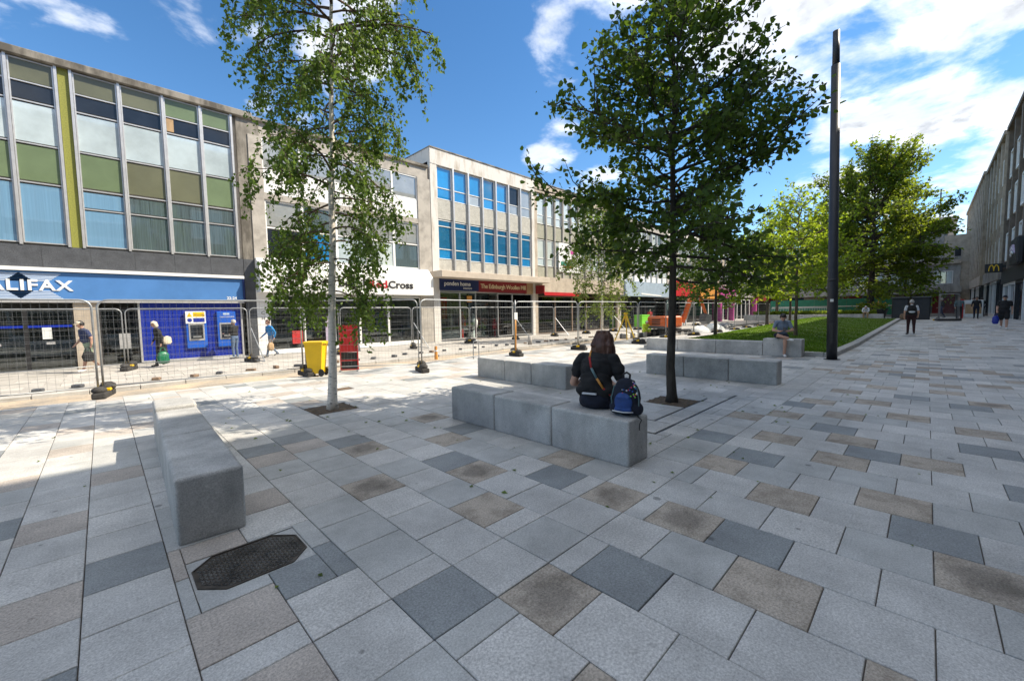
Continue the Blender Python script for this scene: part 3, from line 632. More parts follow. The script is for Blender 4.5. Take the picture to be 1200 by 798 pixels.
fa = MB().prism([(-.75, 2.66), (-.75, 3.62), (-.28, 4.12), (.1, 4.12), (.1, 2.66)], 0, W-.02, 'x').build('canopy_sign', M['white'], rb)
fa['label'] = 'white canopy sign with black and red lettering'
for s_, xx, m_, wd_ in (('British', 3.28, 'black', 1.44), ('Red', 4.79, 'red', .98), ('Cross', 5.84, 'black', 1.45)):
    lettering(s_, xx, -.762, 3.0, .52, M[m_], fa, bold=.012, extrude=.008, width=wd_)
cr = MB().box(1.30, 1.78, -.765, -.752, 3.22, 3.38).box(1.46, 1.62, -.766, -.753, 3.06, 3.54).build('cross_emblem', M['red'], fa)
part_box('back_wall', 0, W, 3.6, 9, -.2, 3.0, M['dim'], rb); part_box('shop_floor', 0, W, .12, 3.6, -.2, -.04, M['dim'], rb); part_box('ceiling', 0, W, .1, 3.6, 2.6, 2.66, M['paper'], rb)
part_box('stall_riser', .45, W-.44, .0, .14, -.2, .12, M['white'], rb)
for a, b in ((.45, 1.9), (1.9, 3.3), (3.3, 4.6), (4.6, 6.2), (6.2, W-.44)): window(rb, a, b, [(.12, 2.55, M['glass'])], M['white'], .02, .05, .1)
part_box('window_poster', 1.35, 1.8, .0, .019, .35, .95, M['cloth_red'], rb); part_box('window_poster', 2.85, 3.2, .0, .019, .4, 1.6, M['mannequin'], rb)
for s_, z_ in zip('CH', range(2)): lettering(s_, .13, -.055, 1.72-z_*.24, .2, M['granite_black'], rb, extrude=.003)

# ---- two-sign shop block with blue film windows
EX = 13.88
eb = thing('blue_window_building', 'white framed block with bright blue film windows above navy and maroon shop signs', 'building', (EX, FY, 0))
W = 22.80-EX
part_box('wall', 0, W, .16, 9, 3.6, 10.4, M['white_concrete'], eb)
part_box('parapet', 0, W, -.10, 9, 10.28, 11.16, M['white_concrete'], eb)
part_box('coping', -.02, W+.02, -.14, 9, 11.16, 11.22, M['concrete_dirty'], eb)
part_box('pier', 0, .46, -.08, 9, -.2, 10.28, M['white_concrete'], eb); part_box('pier', W-.28, W, -.08, 9, -.2, 10.28, M['white_concrete'], eb)
ncol = 7; cw_ = (W-.74)/ncol
for i in range(ncol):
    a = .46+i*cw_; b = a+cw_
    if i: part_box('mullion', a-.05, a+.05, -.12, .1, 4.0, 10.28, M['alu'], eb)
    up = [M['bluefilm'], M['bluefilm'], M['bluefilm'], M['bluefilm2'], M['bluefilm'], M['darkglass'], M['greyblind']][i]
    up2 = [M['bluefilm'], M['bluefilm'], M['skyblue_sign'], M['bluefilm'], M['bluefilm'], M['greyblind'], M['greyblind']][i]
    lo = M['bluefilm2']
    window(eb, a+.05, b-.05, [(9.06, 10.22, up), (8.40, 9.0, up2)], M['white'], .04, .04)
    part_box('spandrel', a+.05, b-.05, .0, .16, 7.22, 8.34, M['render_grey'], eb)
    window(eb, a+.05, b-.05, [(6.84, 7.16, M['bluefilm2']), (5.50, 6.78, lo), (4.90, 5.44, lo if i % 3 else M['bluefilm'])], M['white'], .04, .04)
    part_box('spandrel', a+.05, b-.05, .0, .16, 4.1, 4.84, M['render_grey'], eb)
part_box('canopy', -.15, W+.4, -1.15, .1, 3.70, 4.08, mk('pale_canopy', (.50,.43,.355), .85, .1, 2), eb, .02)
sg = part_box('navy_sign', .42, 3.42, -.14, .1, 3.02, 3.74, M['navy'], eb); sm = part_box('maroon_sign', 3.42, W-1.0, -.14, .1, 2.98, 3.72, M['maroon'], eb)
part_box('timber_panel', W-1.0, W-.28, -.10, .1, 2.95, 3.70, M['wood'], eb); ps_ = part_box('projecting_sign', W-.05, W+.05, -.95, -.15, 2.95, 3.55, M['maroon'], eb)
lettering('ponden home', .72, -.15, 3.32, .36, M['white'], sg, bold=.004, extrude=.006); lettering('interiors', 2.15, -.15, 3.12, .2, M['white'], sg, extrude=.004)
lettering('The Edinburgh Woollen Mill', 3.58, -.15, 3.22, .405, M['gold'], sm, bold=.006, extrude=.006, spacing=.92)
part_box('back_wall', 0, W, 4, 9, -.2, 3.6, M['dark'], eb); part_box('shop_floor', 0, W, .15, 4, -.2, -.05, M['dim'], eb); part_box('ceiling', 0, W, .1, 4, 2.98, 3.04, M['paper'], eb)
for a, b in ((.46, 2.0), (2.0, 3.3), (5.2, 6.6), (6.6, W-.28)): window(eb, a, b, [(.05, 2.9, M['glass'])], M['alu'], .03, .045, .08)
window(eb, 3.3, 5.2, [(.0, 2.3, M['glass']), (2.36, 2.9, M['glass'])], M['black'], .9, .05, .08)
part_box('window_banner', .52, 1.05, .08, .1, 1.3, 2.6, M['red'], eb); part_box('round_price_sign', 2.55, 2.95, .0, .02, 2.32, 2.72, M['orange_sign'], eb)
def shop_fill(parent, W, n, seed, y0=.5, y1=2.6, zt=1.6, x0=.5):
    rr = random.Random(seed)
    for k in range(n):
        x = x0+(W-x0*2)*(k+.5)/n+rr.uniform(-.15, .15); y = rr.uniform(y0, y1); hgt = rr.uniform(.7, zt); w = rr.uniform(.18, .4)
        m_ = M[rr.choice(['cloth_red', 'cloth_navy', 'dim', 'cloth_teal', 'paper', 'mannequin', 'stone_brown', 'maroon', 'cloth_white'])]
        MB().tube([(x, y, -.05), (x, y, .06), (x, y, hgt*.55)], [w*.7, w*.35, w*.3], 8).tube([(x, y, hgt*.5), (x, y, hgt*.8), (x, y, hgt)], [w*.9, w*1.0, w*.6], 8).ball((x, y, hgt+.1), (.1, .1, .13), 8).build('display_stand', m_, parent, smooth=True)
shop_fill(eb, W, 12, 3); shop_fill(rb, 13.45-RX, 9, 5)
bd = part_box('display_bed', .6, 2.4, .5, 1.6, -.05, .55, M['cloth_white'], eb, .08)

# ---- generic neighbour blocks up the street
def row_block(name, label, x0, x1, ztop, stone, frame, pane, sp, ncol, rows, seed, parap=.7, floors_z=4.0):
    t = thing(name, label, 'building', (x0, FY, 0)); W = x1-x0; rr = random.Random(seed)
    part_box('wall', 0, W, .16, 9, floors_z-.6, ztop-parap, stone, t); part_box('parapet', 0, W, -.08, 9, ztop-parap, ztop, stone, t); part_box('coping', 0, W, -.12, 9, ztop, ztop+.06, M['concrete_dirty'], t)
    part_box('pier', 0, .3, -.06, 9, -.2, ztop-parap, stone, t); part_box('pier', W-.3, W, -.06, 9, -.2, ztop-parap, stone, t)
    cw = (W-.6)/ncol
    for i in range(ncol):
        a = .3+i*cw; b = a+cw
        if i: part_box('mullion', a-.07, a+.07, -.10, .12, floors_z, ztop-parap, frame, t)
        for (z0, z1, kind) in rows:
            if kind == 'w': window(t, a+.07, b-.07, [(z0+(z1-z0)*.3, z1, pane[rr.randrange(len(pane))]), (z0, z0+(z1-z0)*.28, pane[rr.randrange(len(pane))])], M['white'], .04, .04)
            else: part_box('spandrel', a+.07, b-.07, .0, .16, z0, z1, sp, t)
    part_box('back_wall', 0, W, 3, 9, -.2, floors_z-.6, M['dark'], t)
    part_box('shop_floor', 0, W, .1, 3, -.2, -.05, M['dim'], t)
    return t, W
t4, W4 = row_block('stone_shop_building', 'buff stone parapet block with tall narrow pale windows next to the blue windows', 22.82, 34.6, 11.1, M['stone_buff'], M['stone_grey'], [M['paleblind'], M['paleblind'], M['paleglass']], M['render_olive'], 11, [(8.2, 10.3, 'w'), (7.1, 8.1, 's'), (5.1, 7.0, 'w'), (4.2, 5.0, 's')], 4)
part_box('stone_fascia', .0, W4, -.5, .1, 3.1, 4.2, M['stone_buff'], t4); part_box('red_strip', .5, 5.0, -.52, -.5, 2.85, 3.1, M['red'], t4)
bn = part_box('banner', 2.7, 5.6, -.14, -.11, 4.75, 7.0, M['white'], t4); part_box('banner_mark', 2.95, 4.4, -.15, -.14, 5.25, 5.55, M['hoarding'], bn); part_box('banner_mark', 3.3, 4.5, -.152, -.141, 5.05, 5.22, M['red'], bn); part_box('banner_mark', 4.2, 4.8, -.15, -.14, 6.2, 6.5, M['magenta'], bn)
for a, b in ((.3, 2.4), (2.4, 4.6), (4.6, 6.6), (6.6, 8.8), (8.8, 11.4)): window(t4, a, b, [(.0, 2.8, M['glass'])], M['stone_brown'], .05, .06)
shop_fill(t4, W4, 7, 9)
t5, W5 = row_block('blue_sign_building', 'pale block with a sky-blue shop sign part-hidden by the weeping birch', 34.62, 45.0, 10.4, M['concrete'], M['alu'], [M['paleblind'], M['greyblind'], M['teal_glass']], M['white'], 8, [(8.0, 9.6, 'w'), (7.0, 7.9, 's'), (5.2, 6.9, 'w'), (4.5, 5.1, 's')], 5)
s5 = part_box('shop_sign', .2, W5-.4, -.6, .1, 3.0, 4.4, M['skyblue_sign'], t5); MB().prism([(3.2, 3.18), (7.4, 3.05), (7.6, 3.16), (3.2, 3.34)], -.62, -.6, 'y').build('white_swoosh', M['white'], s5)
for a, b in ((.3, 2.8), (2.8, 5.2), (5.2, 7.6), (7.6, 10.0)): window(t5, a, b, [(.0, 2.7, M['glass'])], M['black'], .05, .06)
shop_fill(t5, W5, 5, 12)
t6, W6 = row_block('red_fascia_building', 'block with red and orange shop fascias behind the digger', 45.02, 60.0, 10.8, M['white_concrete'], M['alu'], [M['paleblind'], M['teal_glass'], M['paleglass']], M['render_grey'], 10, [(8.2, 10.0, 'w'), (7.2, 8.1, 's'), (5.4, 7.1, 'w'), (4.7, 5.3, 's')], 6)
part_box('red_fascia', .2, 6.5, -.4, .1, 3.2, 4.9, M['red'], t6); part_box('orange_fascia', 6.5, W6-.2, -.4, .1, 3.0, 4.6, M['orange_sign'], t6)
for k in range(6): window(t6, .3+k*2.4, .3+(k+1)*2.4, [(.0, 2.9, M['glass'])], M['white'], .05, .08)
shop_fill(t6, W6, 6, 13)
t7, W7 = row_block('magenta_fascia_building', 'block with magenta shopfront frames beyond the red and orange fascias', 60.02, 78.0, 11.4, M['stone_grey'], M['alu'], [M['paleblind'], M['greyblind']], M['stone_buff'], 12, [(8.6, 10.4, 'w'), (7.5, 8.5, 's'), (5.6, 7.4, 'w'), (4.9, 5.5, 's')], 8)
for a in (.3, 5.6, 16.8): part_box('magenta_post', a, a+.6, -.5, .1, -.1, 3.2, M['magenta'], t7)
part_box('magenta_fascia', .2, 6.4, -.52, .1, 3.2, 4.4, M['magenta'], t7)
for k in range(8): window(t7, .9+k*2.05, .9+(k+1)*2.05, [(.0, 3.0, M['glass'])], M['white'], .05, .08)
t8, W8 = row_block('far_corner_building', 'distant grey stone corner block at the end of the shop row', 78.02, 112.0, 11.8, M['stone_grey'], M['stone_grey'], [M['greyblind'], M['paleblind']], M['stone_buff'], 16, [(8.6, 10.6, 'w'), (5.6, 7.6, 'w')], 9)
part_box('shop_band', .2, W8-.2, -.4, .1, 2.9, 4.0, M['maroon'], t8)

# ---- end of the street
ex = thing('street_end_building', 'weathered grey stone block with a blank upper wall closing the end of the street', 'building', (88, 0, .4))
part_box('wall', 0, 14, -3.2, 34, 0, 8.2, M['stone_grey'], ex)
part_box('upper_wall', .3, 14, -1.4, 5.6, 8.2, 11.9, M['stone_grey'], ex); part_box('end_tower', .1, 14, -4.6, -1.42, 0, 11.3, M['stone_buff'], ex)
for k in range(5): part_box('wall_course', .27, .30, -1.4, 5.6, 8.7+k*.62, 9.24+k*.62, M['stone_grey'], ex)
part_box('ledge', -.5, .1, -3.2, 34, 7.2, 7.7, M['stone_buff'], ex); part_box('canopy', -2.4, .0, -3.3, 34, 3.0, 3.9, M['stone_grey'], ex)
def xwin(parent, x, y0, y1, z0, z1, fm, pm, n=1):
    fr = MB().box(x-.08, x, y0, y1, z0-.08, z0).box(x-.08, x, y0, y1, z1, z1+.08).box(x-.081, x, y0-.08, y0, z0-.08, z1+.08).box(x-.081, x, y1, y1+.08, z0-.08, z1+.08).build('window', fm, parent, recalc=False)
    for k in range(n):
        a = y0+(y1-y0)*k/n; b = y0+(y1-y0)*(k+1)/n; part_box('pane', x-.05, x-.02, a+.05, b-.05, z0+.02, z1-.02, pm if not isinstance(pm, list) else pm[k % len(pm)], fr)
for y0, y1 in ((-2.4, -.6), (1.0, 4.2), (4.9, 8.1), (8.8, 12), (12.7, 16), (16.8, 20), (21, 25), (26, 30)): xwin(ex, 0, y0, y1, 4.4, 6.1, M['white'], [M['paleglass'], M['teal_glass'], M['paleblind']], 3)
for y0, y1 in ((6.3, 8.3), (9, 11), (12, 14), (16, 18), (20, 22)): xwin(ex, 0, y0, y1, 7.8, 8.15, M['white'], M['darkglass'])
xwin(ex, .1, -3.2, -2.5, 8.2, 9.4, M['stone_grey'], M['darkglass'])
for k in range(14): part_box('shopfront', -.12, -.02, -2.8+k*2.6, -.5+k*2.6, .0, 2.9, M[['maroon', 'dark', 'dim', 'cloth_navy'][k % 4]], ex)
tt = thing('roof_turret', 'white rooftop turret with an antenna beyond the street end', 'tower', (102.1, -1.5, 10.9))
part_box('wall', 0, 5, -1.5, 3.2, -11, 5.0, M['concrete'], tt); part_box('parapet', -.15, 5.1, -1.7, 3.4, 5.0, 5.5, M['concrete'], tt); part_box('window', -.05, 0, -.5, .7, 1.4, 3.2, M['darkglass'], tt)
MB().tube([(2, .5, 5.5), (2, .5, 10.5)], .1, 6).tube([(2, -.5, 9.2), (2, 1.5, 9.2)], .05, 5).tube([(2, -.1, 9.9), (2, 1.1, 9.9)], .05, 5).build('antenna', M['pole'], tt)

# ---- right-hand terrace (its roofline throws the long shade over the plaza)
RY = -4.5
def right_block(name, label, x0, x1, ztop, wall, trim, base, storeys, ncol, winmat, z0=.0, proud=0):
    t = thing(name, label, 'building', (x0, RY+proud, z0)); W = x1-x0; ztop -= z0
    part_box('wall', 0, W, -12, -.16, 3.4, ztop, wall, t); part_box('cornice', -.1, W+.1, -12, .22, ztop, ztop+.35, trim, t)
    part_box('back_wall', 0, W, -12, -3, -.6, 3.4, M['dark'], t)
    part_box('shop_fascia', 0, W, -.16, .08, 3.3, 4.4, base, t)
    cw = W/ncol
    for i in range(ncol+1): part_box('pilaster', max(0, i*cw-.28), min(W, i*cw+.28), -.16, .1, 4.4, ztop, trim, t)
    for a, b in storeys:
        for i in range(ncol):
            xa, xb = i*cw+.55, (i+1)*cw-.55
            mb = MB().box(xa-.1, xb+.1, -.16, -.02, a-z0-.12, a-z0).box(xa-.1, xb+.1, -.16, -.02, b-z0, b-z0+.12).box(xa-.1, xa, -.16, -.02, a-z0, b-z0).box(xb, xb+.1, -.16, -.02, a-z0, b-z0).box((xa+xb)/2-.04, (xa+xb)/2+.04, -.16, -.03, a-z0, b-z0)
            fr = mb.build('window', M['white'], t, recalc=False)
            part_box('pane', xa, (xa+xb)/2-.04, -.15, -.1, a-z0, b-z0, winmat, fr); part_box('pane', (xa+xb)/2+.04, xb, -.15, -.1, a-z0, b-z0, winmat, fr)
    for i in range(ncol):
        xa, xb = i*cw+.1, (i+1)*cw-.1
        fr = MB().box(xa, xa+.12, -.3, -.05, -.3, 3.3).box(xb-.12, xb, -.3, -.05, -.3, 3.3).box(xa+.12, xb-.12, -.3, -.05, 3.1, 3.3).box(xa+.12, xb-.12, -.3, -.05, -.3, .25).build('shopfront', M['white'] if i % 3 else M['black'], t, recalc=False)
        part_box('pane', xa+.12, xb-.12, -.22, -.18, .25, 3.1, M['darkglass'], fr)
    return t
right_block('brick_terrace', 'long brown brick terrace with pale window pilasters and white-framed shopfronts', -30, 55.5, 16.2, M['stone_brown'], mk('shade_toned_stone', (.15,.125,.10), .9, .2, 2, .1), M['black'], [(5.3, 7.4), (8.8, 10.9), (12.2, 14.2)], 24, M['greyblind'])  # trim colour darkened for the backlit shade on this terrace
right_block('stone_terrace', 'brown stone terrace past the brick one, beside the burger sign', 55.6, 70.5, 16.0, M['stone_brown'], M['stone_buff'], M['stone_grey'], [(5.3, 7.4), (8.8, 10.9), (12.2, 14.2)], 5, M['greyblind'], .46, .15)
right_block('buff_terrace', 'tall buff stone terrace with vertical fins at the far end of the street', 70.6, 100, 16.0, M['stone_buff'], M['stone_buff'], M['stone_buff'], [(5.3, 14.0)], 12, M['paleblind'], .46, .35)

# ================================================================== TREES
def leaves_mesh(name, P, A, size, mat, parent, heart=False, seed=0, flat=.0):
    """P anchor points, A tip directions (n,3); one folded blade of real size at every anchor"""
    r = np.random.default_rng(seed); n = len(P); P = np.asarray(P); A = np.asarray(A)
    A = A/np.maximum(np.linalg.norm(A, axis=1, keepdims=True), 1e-6)
    q = r.normal(size=(n, 3)); q[:, 2] += flat
    S = np.cross(A, q); S /= np.maximum(np.linalg.norm(S, axis=1, keepdims=True), 1e-6); Nn = np.cross(S, A)
    L = (size*(.45+1.0*r.random(n)))[:, None]; Wd = L*(.36 if not heart else .42); fold = L*(.05+.22*r.random((n, 1))); curl = L*(.25*(r.random((n, 1))-.3))
    if not heart:
        V = np.stack([P, P+A*L*.42+S*Wd+Nn*fold, P+A*L-Nn*curl, P+A*L*.42-S*Wd+Nn*fold], 1)
        b = np.arange(n)[:, None]*4; F = np.concatenate([b+[0, 1, 2], b+[0, 2, 3]], 0)
    else:
        V = np.stack([P, P+A*L*.22+S*Wd*.95+Nn*fold*.8, P+A*L*.62+S*Wd*.75+Nn*fold*.6-Nn*curl*.4, P+A*L-Nn*curl, P+A*L*.62-S*Wd*.75+Nn*fold*.6-Nn*curl*.4, P+A*L*.22-S*Wd*.95+Nn*fold*.8], 1)
        b = np.arange(n)[:, None]*6; F = np.concatenate([b+[0, 1, 2, 3], b+[0, 3, 4, 5]], 0)
    return np_mesh(name, V.reshape(-1, 3), F, mat, parent)
def path(p, az, el, L, droop, rr, k=6, wob=.12):
    pts = [Vector(p)]; d = el
    for i in range(k):
        az += rr.gauss(0, wob); d += droop/k+rr.gauss(0, wob*.5)
        pts.append(pts[-1]+Vector((math.cos(d)*math.cos(az), math.cos(d)*math.sin(az), math.sin(d)))*(L/k))
    return pts
def along(pts, t):
    x = t*(len(pts)-1); i = min(int(x), len(pts)-2); return pts[i].lerp(pts[i+1], x-i), (pts[i+1]-pts[i]).normalized()
def tree(name, label, loc, H, tr, prof, z0, nprim, leaf, lmat, bark, seed, el=(.35, .9), droop=-.3, sub=7, per=14, weep=0, heart=False, extra=(), group=None, twigmat=None, spread=.12, sublen=.42, lean=(0, 0), topf=.97, wob=.12):
    rr = random.Random(seed); t = thing(name, label, 'tree', loc, 0, group)
    tp = [Vector((0, 0, -.05))]; K = 14
    for i in range(1, K+1):
        f = i/K; tp.append(Vector((lean[0]*f+rr.gauss(0, .012*H/8), lean[1]*f+rr.gauss(0, .012*H/8), H*f)))
    trk = MB().tube([tp[0], Vector((0, 0, .12))]+tp[1:], [tr*1.5, tr*1.08]+[tr*(1-.93*(i/K)**.85) for i in range(1, K+1)], 10)
    trk.build('trunk', bark, t, smooth=True, recalc=False)
    br = MB(); P = []; A = []
    def leafat(q, d):
        P.append((q.x+rr.gauss(0, spread*.35), q.y+rr.gauss(0, spread*.35), q.z+rr.gauss(0, spread*.35)))
        v = Vector((rr.gauss(0, .7), rr.gauss(0, .7), rr.gauss(-.45, .5)))+d*.5; A.append(v[:])
    prim = []
    for i in range(nprim):
        f = (i+rr.random()*.8)/nprim; z = z0+(H*topf-z0)*f**.95; prim.append((z, i*2.39996+rr.gauss(0, .3), prof(z/H)*H*rr.uniform(.72, 1.12), el[0]+(el[1]-el[0])*f+rr.gauss(0, .1)))
    prim += list(extra)
    for z, az, L, e in prim:
        b, _ = along(tp, min(z/H, .995)); rb_ = max(.008, min(tr*.42, L*.016))
        pts = path(b, az, e, L, droop, rr, 7, wob); br.tube(pts, [rb_*(1-.8*k/7) for k in range(8)], 5, cap=False)
        ns = max(2, int(sub*L/1.6))
        for k in range(ns):
            tt_ = .22+.78*(k+rr.random())/ns; q, d = along(pts, min(tt_, .999)); Ls = L*sublen*(1.15-.65*tt_)*rr.uniform(.6, 1.25); Ls = max(Ls, .22)
            sp = path(q, math.atan2(d.y, d.x)+rr.choice((-1, 1))*rr.uniform(.35, 1.15), math.asin(max(-1, min(1, d.z)))+rr.gauss(.1, .35), Ls, droop*.7-(.5 if weep else 0), rr, 4, wob*1.3)
            br.tube(sp, [max(.003, rb_*.4*(1-.75*j/4)) for j in range(5)], 3, cap=False)
            if weep:
                nt_ = max(2, int(Ls*5))
                for m in range(nt_):
                    q2, d2 = along(sp, min(.999, .15+.85*(m+rr.random())/nt_)); Lw = rr.uniform(.25, weep)
                    wp = path(q2, math.atan2(d2.y, d2.x)+rr.gauss(0, .8), -.5, Lw, -1.0, rr, 4, .1); br.tube(wp, [.0035, .003, .0025, .002, .0015], 3, cap=False)
                    for s_ in range(max(2, int(per*Lw))): q3, d3 = along(wp, min(.999, rr.random())); leafat(q3, Vector((0, 0, -.7)))
            else:
                for s_ in range(max(2, int(per*Ls))): q3, d3 = along(sp, min(.999, .1+.9*rr.random())); leafat(q3, d3)
        for s_ in range(int(per*L*.25)): q3, d3 = along(pts, min(.999, .4+.6*rr.random())); leafat(q3, d3)
    br.build('branches', twigmat or bark, t, smooth=True, recalc=False)
    leaves_mesh('crown', P, A, leaf, lmat, t, heart, seed)
    return t
def lerp_prof(tab):
    def f(x):
        for (a, va), (b, vb) in zip(tab[:-1], tab[1:]):
            if x <= b: return va+(vb-va)*max(0, (x-a))/(b-a)
        return tab[-1][1]
    return f
# weeping birch by the left bench (crown runs out of the top of the picture)
tree('birch_tree', 'weeping silver birch with white trunk in front of the charity shop', (2.74, 7.18, 0), 10.0, .075, lerp_prof([(0, .08), (.2, .085), (.3, .115), (.5, .125), (.62, .155), (.75, .13), (1, .05)]), 2.0, 84, .066, M['leaf_birch'], M['birchbark'], 21, el=(.12, .8), droop=-.8, sub=10, per=52, weep=.75, lean=(.3, -.3), twigmat=M['twig'], spread=.10, extra=[(2.6, 2.36, 1.15, .0), (3.0, 2.5, 1.25, .1), (2.2, 2.0, .9, .0), (6.2, -.7, 1.75, .35), (6.4, 2.4, 1.6, .35), (2.2, -.8, .9, -.1)])
# linden by the second bench
tree('linden_tree', 'broad-leaved linden with dark trunk in a square soil pit', (6.97, 3.09, 0), 8.4, .08, lerp_prof([(0, .12), (.24, .165), (.35, .215), (.5, .215), (.62, .165), (.8, .105), (.93, .06), (1, .03)]), 2.1, 86, .086, M['leaf_linden'], M['bark'], 8, el=(-.05, 1.1), droop=.05, sub=13, per=36, heart=True, spread=.22, sublen=.46, wob=.16, extra=[(3.9, -.78, 2.75, .36), (4.5, -.74, 2.4, .44), (3.4, -.85, 2.5, .28), (2.9, -.7, 2.2, .14), (3.2, 2.35, 2.3, .05), (4.2, 2.3, 2.1, .3), (2.6, 2.6, 1.8, -.05)])
tree('weeping_birch', 'pale slender weeping birch standing in the road works behind the fence', (20.6, 13.3, -.12), 9.2, .075, lerp_prof([(0, .1), (.2, .2), (.5, .24), (.75, .2), (1, .06)]), 2.2, 48, .12, M['leaf_birch2'], M['birchbark'], 33, el=(.2, .8), droop=-.9, sub=7, per=16, weep=1.1, twigmat=M['twig'], spread=.12)
tree('young_tree', 'young dark-trunked tree on the lawn in front of the orange digger', (22.8, 7.8, .15), 7.8, .09, lerp_prof([(0, .2), (.25, .30), (.5, .31), (.75, .22), (1, .06)]), 1.9, 40, .13, M['leaf_linden'], M['bark'], 41, el=(.05, .9), droop=-.2, sub=11, per=18, heart=True, spread=.2)
tree('lawn_tree', 'bright yellow-green lawn tree right behind the seated man', (24.0, 4.5, .2), 7.0, .085, lerp_prof([(0, .3), (.2, .36), (.45, .40), (.7, .3), (1, .07)]), 2.0, 44, .14, M['leaf_bright'], M['bark_mid'], 43, el=(0, .9), droop=-.15, sub=11, per=17, spread=.22)
tree('slim_tree', 'slim dark-trunked tree at the far corner of the lawn', (37.3, 8.9, .3), 9.0, .12, lerp_prof([(0, .2), (.3, .3), (.6, .28), (1, .06)]), 2.6, 34, .22, M['leaf_bright'], M['bark'], 47, sub=8, per=13, spread=.3)
tree('slender_tree', 'second slim tree beyond the lawn beside the planter wall', (43.5, 8.6, .3), 9.6, .11, lerp_prof([(0, .2), (.3, .3), (.6, .28), (1, .06)]), 2.8, 34, .22, M['leaf_mid'], M['bark'], 48, sub=8, per=13, spread=.3)
tree('big_tree', 'big spreading shade tree with thick dark trunk beyond the lawn', (60, 4.4, .46), 16.2, .38, lerp_prof([(0, .2), (.2, .36), (.45, .43), (.7, .40), (.9, .26), (1, .1)]), 3.9, 76, .30, M['leaf_mid'], M['bark'], 51, el=(.05, 1.0), droop=-.15, sub=6, per=11, spread=.5, sublen=.40, wob=.2, extra=[(8.5, -.75, 8.0, .50), (6.4, -.8, 6.6, .3), (7, 2.3, 6.8, .3)])
tree('dark_tree', 'dark leafy tree partly hidden behind the big spreading tree', (69, 8.6, .46), 14.5, .32, lerp_prof([(0, .18), (.2, .34), (.5, .42), (.8, .3), (1, .1)]), 3.0, 44, .34, M['leaf_linden'], M['bark'], 52, sub=6, per=10, spread=.5, wob=.2)
tree('kerbside_tree', 'tree with low hanging leaves beside the dark cabinets', (68, 1.9, .46), 7.5, .17, lerp_prof([(0, .2), (.25, .24), (.5, .24), (1, .08)]), 2.8, 30, .30, M['leaf_mid'], M['bark'], 53, sub=6, per=9, spread=.4)
tree('background_tree', 'light green tree behind the lawn between the slim trunks', (52, 11.5, .1), 10.0, .18, lerp_prof([(0, .2), (.25, .32), (.5, .36), (.8, .25), (1, .08)]), 2.6, 34, .28, M['leaf_bright'], M['bark_mid'], 54, sub=6, per=10, spread=.4)

# ================================================================== STREET FURNITURE
lp = thing('lamp_column', 'tall charcoal lamp column without a lantern standing at the lawn kerb', 'lamp post', (15.7, 2.0, 0)); lp.rotation_euler = (-.0135, -.0135, 0)
MB().tube([(0, 0, -.05), (0, 0, 2.4), (0, 0, 2.42), (0, 0, 8.6)], [.135, .130, .124, .112], 20).build('shaft', M['pole'], lp, smooth=True, recalc=False)
MB().tube([(0, 0, 8.6), (0, 0, 9.55)], [.09, .085], 16).build('top_spigot', M['pole'], lp, smooth=True)
MB().tube([(0, 0, -.02), (0, 0, .012)], .21, 20).build('base_plate', M['pole'], lp)
part_box('access_door', -.14, -.118, -.05, .05, .5, 1.1, M['black'], lp, .01); part_box('number_plate', -.142, -.12, -.04, .04, 1.75, 1.83, M['paper'], lp); MB().tube([(0, 0, 2.36), (0, 0, 2.44)], .136, 20).build('collar', M['pole'], lp, smooth=True)

# ---- mesh site fencing
def fence_meshes(L=3.5, Hh=2.0):
    r = .0185; c = .16; fr = MB(); arc = lambda cx, a0: [(cx+c*math.cos(a0-k*math.pi/10), 0, Hh-c+c*math.sin(a0-k*math.pi/10)) for k in range(6)]
    pts = [(0, 0, .05)]+[(0, 0, Hh-c)]+arc(c, math.pi)[1:]+arc(L-c, math.pi/2)[:]+[(L, 0, .05)]
    fr.tube(pts, r, 8); fr.tube([(0, 0, .22), (L, 0, .22)], r*.8, 6)
    wm = MB(); n = int(L/.105)
    for k in range(1, n): x = L*k/n; wm.tube([(x, .012, .22), (x, .012, Hh-.02)], .0017, 3, cap=False)
    for k in range(1, 9): z = .22+(Hh-.24)*k/9; wm.tube([(0, -.004, z), (L, -.004, z)], .003, 3, cap=False)
    return fr, wm
FR, WM = fence_meshes()
def fence_panel(x0, y0, x1, y1, z, label, group):
    L = math.hypot(x1-x0, y1-y0); t = thing('mesh_fence', label, 'fence', (x0, y0, z), math.atan2(y1-y0, x1-x0), group, ((L-.08)/3.5, 1, 1))
    if not hasattr(fence_panel, 'a'):
        fence_panel.a = FR.build('frame', M['galv'], t, smooth=True, recalc=False).data; fence_panel.b = tag(WM.build('wire_mesh', M['wire'], t, recalc=False), kind='stuff').data
    else: link(bpy.data.objects.new('frame', fence_panel.a), t); tag(link(bpy.data.objects.new('wire_mesh', fence_panel.b), t), kind='stuff')
    return t
def fence_foot(x, y, z, rz, label, group, brace=False):
    t = thing('ballast_block', label, 'ballast', (x, y, z), rz, group)
    if not hasattr(fence_foot, 'a'):
        fence_foot.a = MB().rbox(-.11, .11, -.36, .36, 0, .13, .03, 2).build('block', M['rubber'], t).data
        fence_foot.b = MB().ball((.03, .16, .20), (.13, .22, .1), 10).ball((-.02, -.2, .17), (.12, .16, .075), 10).build('sandbag', M['rubber'], t, smooth=True).data
        fence_foot.c = MB().cbox(-.12, .12, -.07, .07, .13, .19, .01).build('socket', M['yellow'], t).data
    else:
        for nme, me in (('block', fence_foot.a), ('sandbag', fence_foot.b), ('socket', fence_foot.c)): link(bpy.data.objects.new(nme, me), t)
    return t
